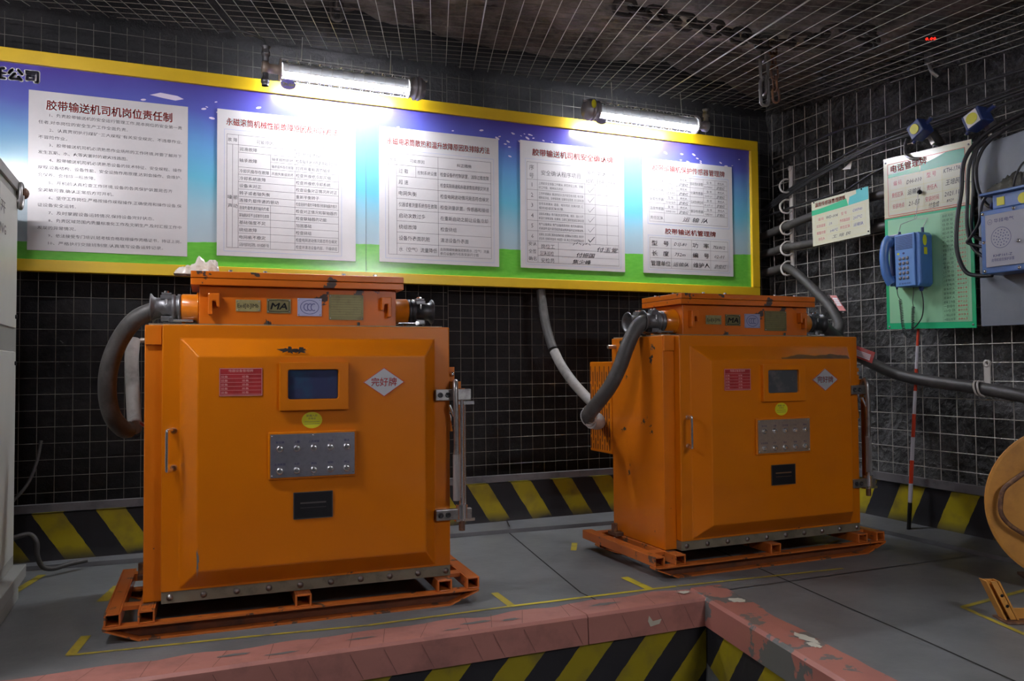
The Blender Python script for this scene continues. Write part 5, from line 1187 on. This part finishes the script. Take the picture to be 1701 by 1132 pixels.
MB().tube(spline([(.02, -.05, .01), (.04, -.06, .07), (.07, -.05, .12), (.09, -.03, .09)], 6), .005, 8).tube(spline([(.06, -.055, .01), (.075, -.06, .08), (.08, -.03, .13)], 6), .004, 8).each('lead', CABLE, bg)
# --- bundle of black cables coming down between board and box
B_ = lambda x, y, z: (x - .045, -1.09 - y, 1.140 + z)
hose('thin_cable', 'outermost black cable looping down left of the blue speaker box into its side', [B_(3.85, .85, 1.03), B_(3.83, .66, .97), B_(3.80, .565, .86), B_(3.795, .545, .70), B_(3.79, .52, .55), B_(3.79, .515, .40), B_(3.79, .56, .285), B_(3.795, .63, .255), B_(3.80, .70, .25)], .0105, CABLE)
hose('thin_cable', 'black cable descending beside the board edge, crossing to the lower side of the blue box', [B_(3.86, .90, 1.01), B_(3.84, .68, .95), B_(3.81, .59, .85), B_(3.80, .575, .66), B_(3.80, .57, .50), B_(3.80, .60, .40), B_(3.80, .66, .345), B_(3.80, .705, .33)], .009, CABLE)
hose('thin_cable', 'black cable descending behind the others and ending at the middle of the blue box side', [B_(3.87, .95, 1.04), B_(3.85, .70, .99), B_(3.82, .61, .88), B_(3.81, .60, .68), B_(3.81, .585, .52), B_(3.81, .60, .46), B_(3.81, .66, .43), B_(3.805, .705, .415)], .009, CABLE)
hose('thin_cable', 'black cable branching to the small gland on top of the blue speaker box', [B_(3.86, .82, 1.00), B_(3.84, .67, .93), B_(3.82, .62, .84), B_(3.81, .62, .74), B_(3.81, .64, .66), B_(3.81, .68, .60), B_(3.812, .715, .597)], .009, CABLE)
hose('thin_cable', 'stiff black cable bent in a V beside the blue speaker box', [B_(3.78, .745, .655), B_(3.77, .70, .640), B_(3.77, .675, .60), B_(3.775, .655, .52), B_(3.785, .60, .455), B_(3.79, .575, .43), B_(3.80, .62, .41), B_(3.80, .66, .395)], .0075, CABLE)
tag(MB().tube([(3.805 + .03 * cos(t), -1.63 + .038 * sin(t), 1.895 + .01 * sin(t)) for t in [2 * pi * k / 16 for k in range(16)]], .002, 6, closed=True).build('cable_tie', STEEL_DULL), 'thin tie around the black cables at the top of the telephone board edge', 'cable tie')
# --- two blue sensors on the right wall under the roof
def sensor(label, y, z, rot, sx, white):
    s = wallthing('blue_sensor', label, 'sensor', 3.76, y, z, 'blue sensors under the roof'); s.rotation_euler = (0, rot, -HALF)
    MB().box(-.052 * sx, .052 * sx, -.05, .03, -.042, .042).build('case', BLUE_DARK, s, .006)
    if white: MB().box(-.036, .036, -.052, -.0502, -.036, .036).build('white_label', WHITE_PRINT, s)
    MB().prism([(.031 * cos(t) * sx, .028 * sin(t)) for t in [2 * pi * k / 26 for k in range(26)]], -.0545, -.0522 if white else -.0502).build('round_sticker', YELLOW_STICKER, s)
    mb = MB(); mb.cyl((-.052 * sx, 0, -.018), (-.085 * sx, 0, -.024), .010, 12).cyl((.052 * sx, 0, .01), (.095 * sx, 0, .012), .011, 12); mb.each('sensor_gland', BLUE_DARK, s)
    mb = MB(); mb.sphere((.100 * sx, -.002, .014), .008, 8); mb.sphere((-.088 * sx, -.002, -.026), .007, 8); mb.each('gland_nut', STEEL, s)
    MB().box(-.01, .012, .031, .11, -.095, .02).build('bracket', STEEL_DULL, s); return s
sensor('blue sensor box tilted left with a bare yellow sticker, under the roof', -1.395, 2.225, radians(-28), .85, False)
sensor('blue sensor box with a yellow sticker on a white label, further right under the roof', -1.735, 2.185, radians(-22), 1.0, True)
hk = hose('curved_hook', 'pale curved steel hook just above the telephone board', [(3.83, -1.24, 2.225), (3.82, -1.235, 2.18), (3.81, -1.25, 2.13), (3.81, -1.29, 2.10), (3.82, -1.33, 2.09)], .009, STEEL_DULL, 'hook')
# --- cable clip lower right, survey pole
cc = wallthing('cable_clip', 'pale cable clip with an eye holding the long hose on the right wall', 'cable clip', 3.885, -1.655, .815)
MB().box(-.018, .018, -.008, .0, .03, .13).build('clip_plate', HOOK_WHITE, cc, .002)
MB().lathe([(-.006, .009), (-.006, .020), (.006, .020), (.006, .009), (-.006, .009)], (0, -.004, .138), (0, -1, 0), 18).build('clip_eye', HOOK_WHITE, cc)
for k in (-1, 1): MB().tube(spline([(k * .010 - .02, -.012, .035), (k * .010 - .018, -.06, .047), (k * .010 - .008, -.085, .02), (k * .010, -.078, -.018), (k * .010 + .004, -.045, -.030)], 5), .005, 8).build('clip_hook', HOOK_WHITE, cc)
po = thing('ranging_pole', 'thin red and white striped pole leaning on the right wall below the telephone', 'pole', (3.789, -1.225, .001))
a0, a1 = Vector((0, 0, 0)), Vector((3.86 - 3.789, -1.262 + 1.225, 1.17)); L_ = 1.17
MB().cyl(a0, a0.lerp(a1, .155), .0115, 12).build('pole_foot', CAST_DARK, po)
edges = [.155, .245, .355, .465, .575, .685, .79, .90, 1.0]
for k in range(8): MB().cyl(a0.lerp(a1, edges[k]), a0.lerp(a1, edges[k + 1]), .0115 - .0006 * k, 12).build('pole_band', POLE_WHITE if k % 2 == 0 else POLE_RED, po)
# ================================================================== CABLE REEL at the right edge
rl_ = thing('cable_reel', 'ochre painted cable reel with a bent handle at the right edge', 'cable reel', (3.44, -2.35, .0), radians(-38))
R0 = .33; HZ_ = .368
MB().lathe([(0, 0), (.0, R0 - .012), (.005, R0), (.018, R0), (.022, R0 - .010), (.022, 0)], (0, 0, HZ_), (0, -1, 0), 72, False).build('flange_disc', REEL, rl_)
MB().lathe([(0, 0), (.0, .19), (.005, .20), (.018, .20), (.022, .19), (.022, 0)], (0, .20, HZ_), (0, -1, 0), 64, False).build('flange_disc', REEL, rl_)
MB().lathe([(0, .12), (.178, .12)], (0, .178, HZ_), (0, -1, 0), 30).build('drum', REEL, rl_)
mb = MB(); mb.tube(spline([(-.14, -.022, HZ_ + .165), (-.16, -.050, HZ_ + .155), (-.215, -.060, HZ_ + .115), (-.270, -.062, HZ_ + .065), (-.284, -.062, HZ_ + .01), (-.282, -.062, HZ_ - .04), (-.250, -.060, HZ_ - .085), (-.19, -.055, HZ_ - .125), (-.14, -.050, HZ_ - .15), (-.12, -.022, HZ_ - .16)], 6), .0095, 10)
mb.build('handle', RUST, rl_)
MB().lathe([(0, 0), (0, .036), (.03, .032), (.05, .018), (.055, 0)], (.0, .22, .745), (0, -1, 0), 20).build('end_bell', STEEL, rl_)
MB().cyl((0, .27, .745), (0, .22, .745), .012, 12).cyl((0, .265, .755), (0, .265, HZ_), .012, 12).cyl((0, .265, HZ_), (0, .201, HZ_), .014, 12).build('axle', RUST, rl_)
MB().box(-.02, .02, .25, .28, .0, HZ_).box(-.12, .12, .22, .31, 0, .012).build('stand', RUST, rl_)
ft = thing('channel_stand', 'rusty ochre channel leg on a base plate at the lower right edge', 'stand leg', (2.862, -2.490, 0), radians(-25))
def slant(mb, u0, u1, v0, v1, L_, t, z0=.008):  # box leaning along local -x
    return mb.hexa([(u0, v0, z0), (u1, v0, z0), (u1, v1, z0), (u0, v1, z0), (u0 - t, v0, L_), (u1 - t, v0, L_), (u1 - t, v1, L_), (u0 - t, v1, L_)])
mb = MB(); slant(mb, -.026, -.018, .0, .045, .150, .068); slant(mb, -.018, .026, .038, .045, .148, .068); slant(mb, .018, .026, .0, .038, .150, .068); slant(mb, -.004, .018, .004, .012, .148, .068); mb.build('channel_leg', REEL, ft, .001)
mb = MB()
for k in (.35, .62): x_ = .007 - .068 * k + .002; mb.lathe([(0, .006), (.001, .006), (.001, 0)], (x_, .0038, .008 + .142 * k), (0, -1, 0), 12)
mb.each('bolt_hole', BLACK_PRINT, ft)
MB().box(-.035, .30, -.03, .07, .0005, .0075).build('base_plate', RUST, ft, .001)
mb = MB(); slant(mb, .030, .085, .02, .028, .045, .02); mb.build('gusset', REEL, ft)
# ================================================================== ABOVE THE ROOF MESH
def link(mb, c_, d, n_, L_, W2, r):
    """one oval chain link centred at c_, long axis d, flat normal n_"""
    d = Vector(d).normalized(); n_ = Vector(n_); s = d.cross(n_).normalized(); c_ = Vector(c_); P = []
    for k in range(20):
        a = 2 * pi * k / 20; P.append(c_ + d * (cos(a) * W2 + (L_ / 2 - W2) * (1 if cos(a) > 0 else -1)) + s * sin(a) * W2)
    return mb.tube(P, r, 8, closed=True)
def chain(name, label, path, m, Lk=.105, W2=.032, r=.011, twist=0.):
    t = thing(name, label, 'chain', path[0]); o = Vector(path[0]); P = spline(path, 20); L_ = 0; nxt = 0; k = 0
    for a, b in zip(P, P[1:]):
        L_ += (b - a).length
        if L_ >= nxt:
            d = (b - a).normalized(); u = d.orthogonal().normalized(); 
            if k % 2: u = d.cross(u)
            link(MB(), b - o, d, u, Lk, W2, r).build('link', m, t) if False else link_part(t, b - o, d, u, Lk, W2, r, m); nxt += Lk - 2.3 * r; k += 1
    return t
def link_part(t, c_, d, u, Lk, W2, r, m): mb = MB(); link(mb, c_, d, u, Lk, W2, r); return mb.build('link', m, t)
chain('roof_chain', 'heavy dark chain lying above the roof mesh at the top right', [(2.05, -1.13, 2.73), (2.35, -1.12, 2.72), (2.65, -1.12, 2.71), (2.98, -1.10, 2.70), (3.12, -1.22, 2.69), (3.22, -1.42, 2.68), (3.38, -1.42, 2.68), (3.50, -1.30, 2.70), (3.56, -1.22, 2.73)], CHAINM, .12, .038, .0125)
ch = thing('hanging_chain', 'grey chain hanging down through the roof mesh right of the right tube lamp', 'chain', (3.0, -1.04, 2.75))
for k, (z, L_, W2, tw) in enumerate(((-.02, .09, .026, 0), (-.075, .10, .022, 1), (-.165, .13, .022, 0), (-.262, .10, .020, 1))): link_part(ch, Vector((0, 0, z)), Vector((0, 0, -1)), Vector((.25, 1, 0)).normalized() if not tw else Vector((1, -.25, 0)).normalized(), L_, W2, .0085, CHAIN_LIGHT)
link_part(ch, Vector((0, 0, -.30)), Vector((0, 0, -1)), Vector((.25, 1, 0)).normalized(), .145, .024, .0095, CHAIN_LIGHT)
c2_ = thing('hanging_chain', 'dark chain end hanging above the roof mesh over the left tube lamp', 'chain', (.745, -.62, 2.84))
for k, (z, L_) in enumerate(((-.01, .09), (-.075, .09), (-.135, .10))): link_part(c2_, Vector((0, 0, z)), Vector((0, 0, -1)), Vector((.1, 1, 0)) if k % 2 == 0 else Vector((1, -.1, 0)), L_, .026, .010, CHAINM)
c3_ = thing('hanging_chain', 'dull brown chain end dangling just right of the hanging grey chain', 'chain', (3.16, -.93, 2.80))
for k in range(5): link_part(c3_, Vector((.012 * k, .01 * k, -.045 - k * .062)), Vector((.15, .1, -1)), Vector((.25, 1, 0)) if k % 2 == 0 else Vector((1, -.25, 0)), .082, .020, .007, RUST)
dv = thing('roof_sensor', 'dark box with red digits above the roof mesh at the upper right', 'sensor', (3.80, -1.42, 2.66), radians(-28))
MB().box(-.085, .085, -.03, .05, -.02, .13).build('case', BOX_DARK, dv, .005)
MB().text('0.00', .022, 0, .045, -.0306, wfit=.055, align='c', bold=.03, shear=.2).build('digits', LED_RED, dv)
MB().cyl((0, 0, -.02), (0, 0, -.075), .022, 14).build('sensor_head', STEEL_DULL, dv)
mb = MB(); mb.tube(spline([(0, 0, -.075), (.01, -.01, -.12), (.04, -.01, -.15)], 5), .010, 8); mb.build('sensor_hook', STEEL_DULL, dv)
# paper scrap and wire caught in the meshes
MB_ = MB().add([(3.882, -.71, 2.175), (3.882, -.79, 2.215), (3.884, -.775, 2.165), (3.880, -.75, 2.190)], [(0, 1, 2), (0, 3, 1)])
tag(MB_.build('paper_scrap', WHITE_PRINT), 'tiny white paper scrap caught in the mesh left of the sensors', 'scrap')
bpy.data.objects.remove(FO)
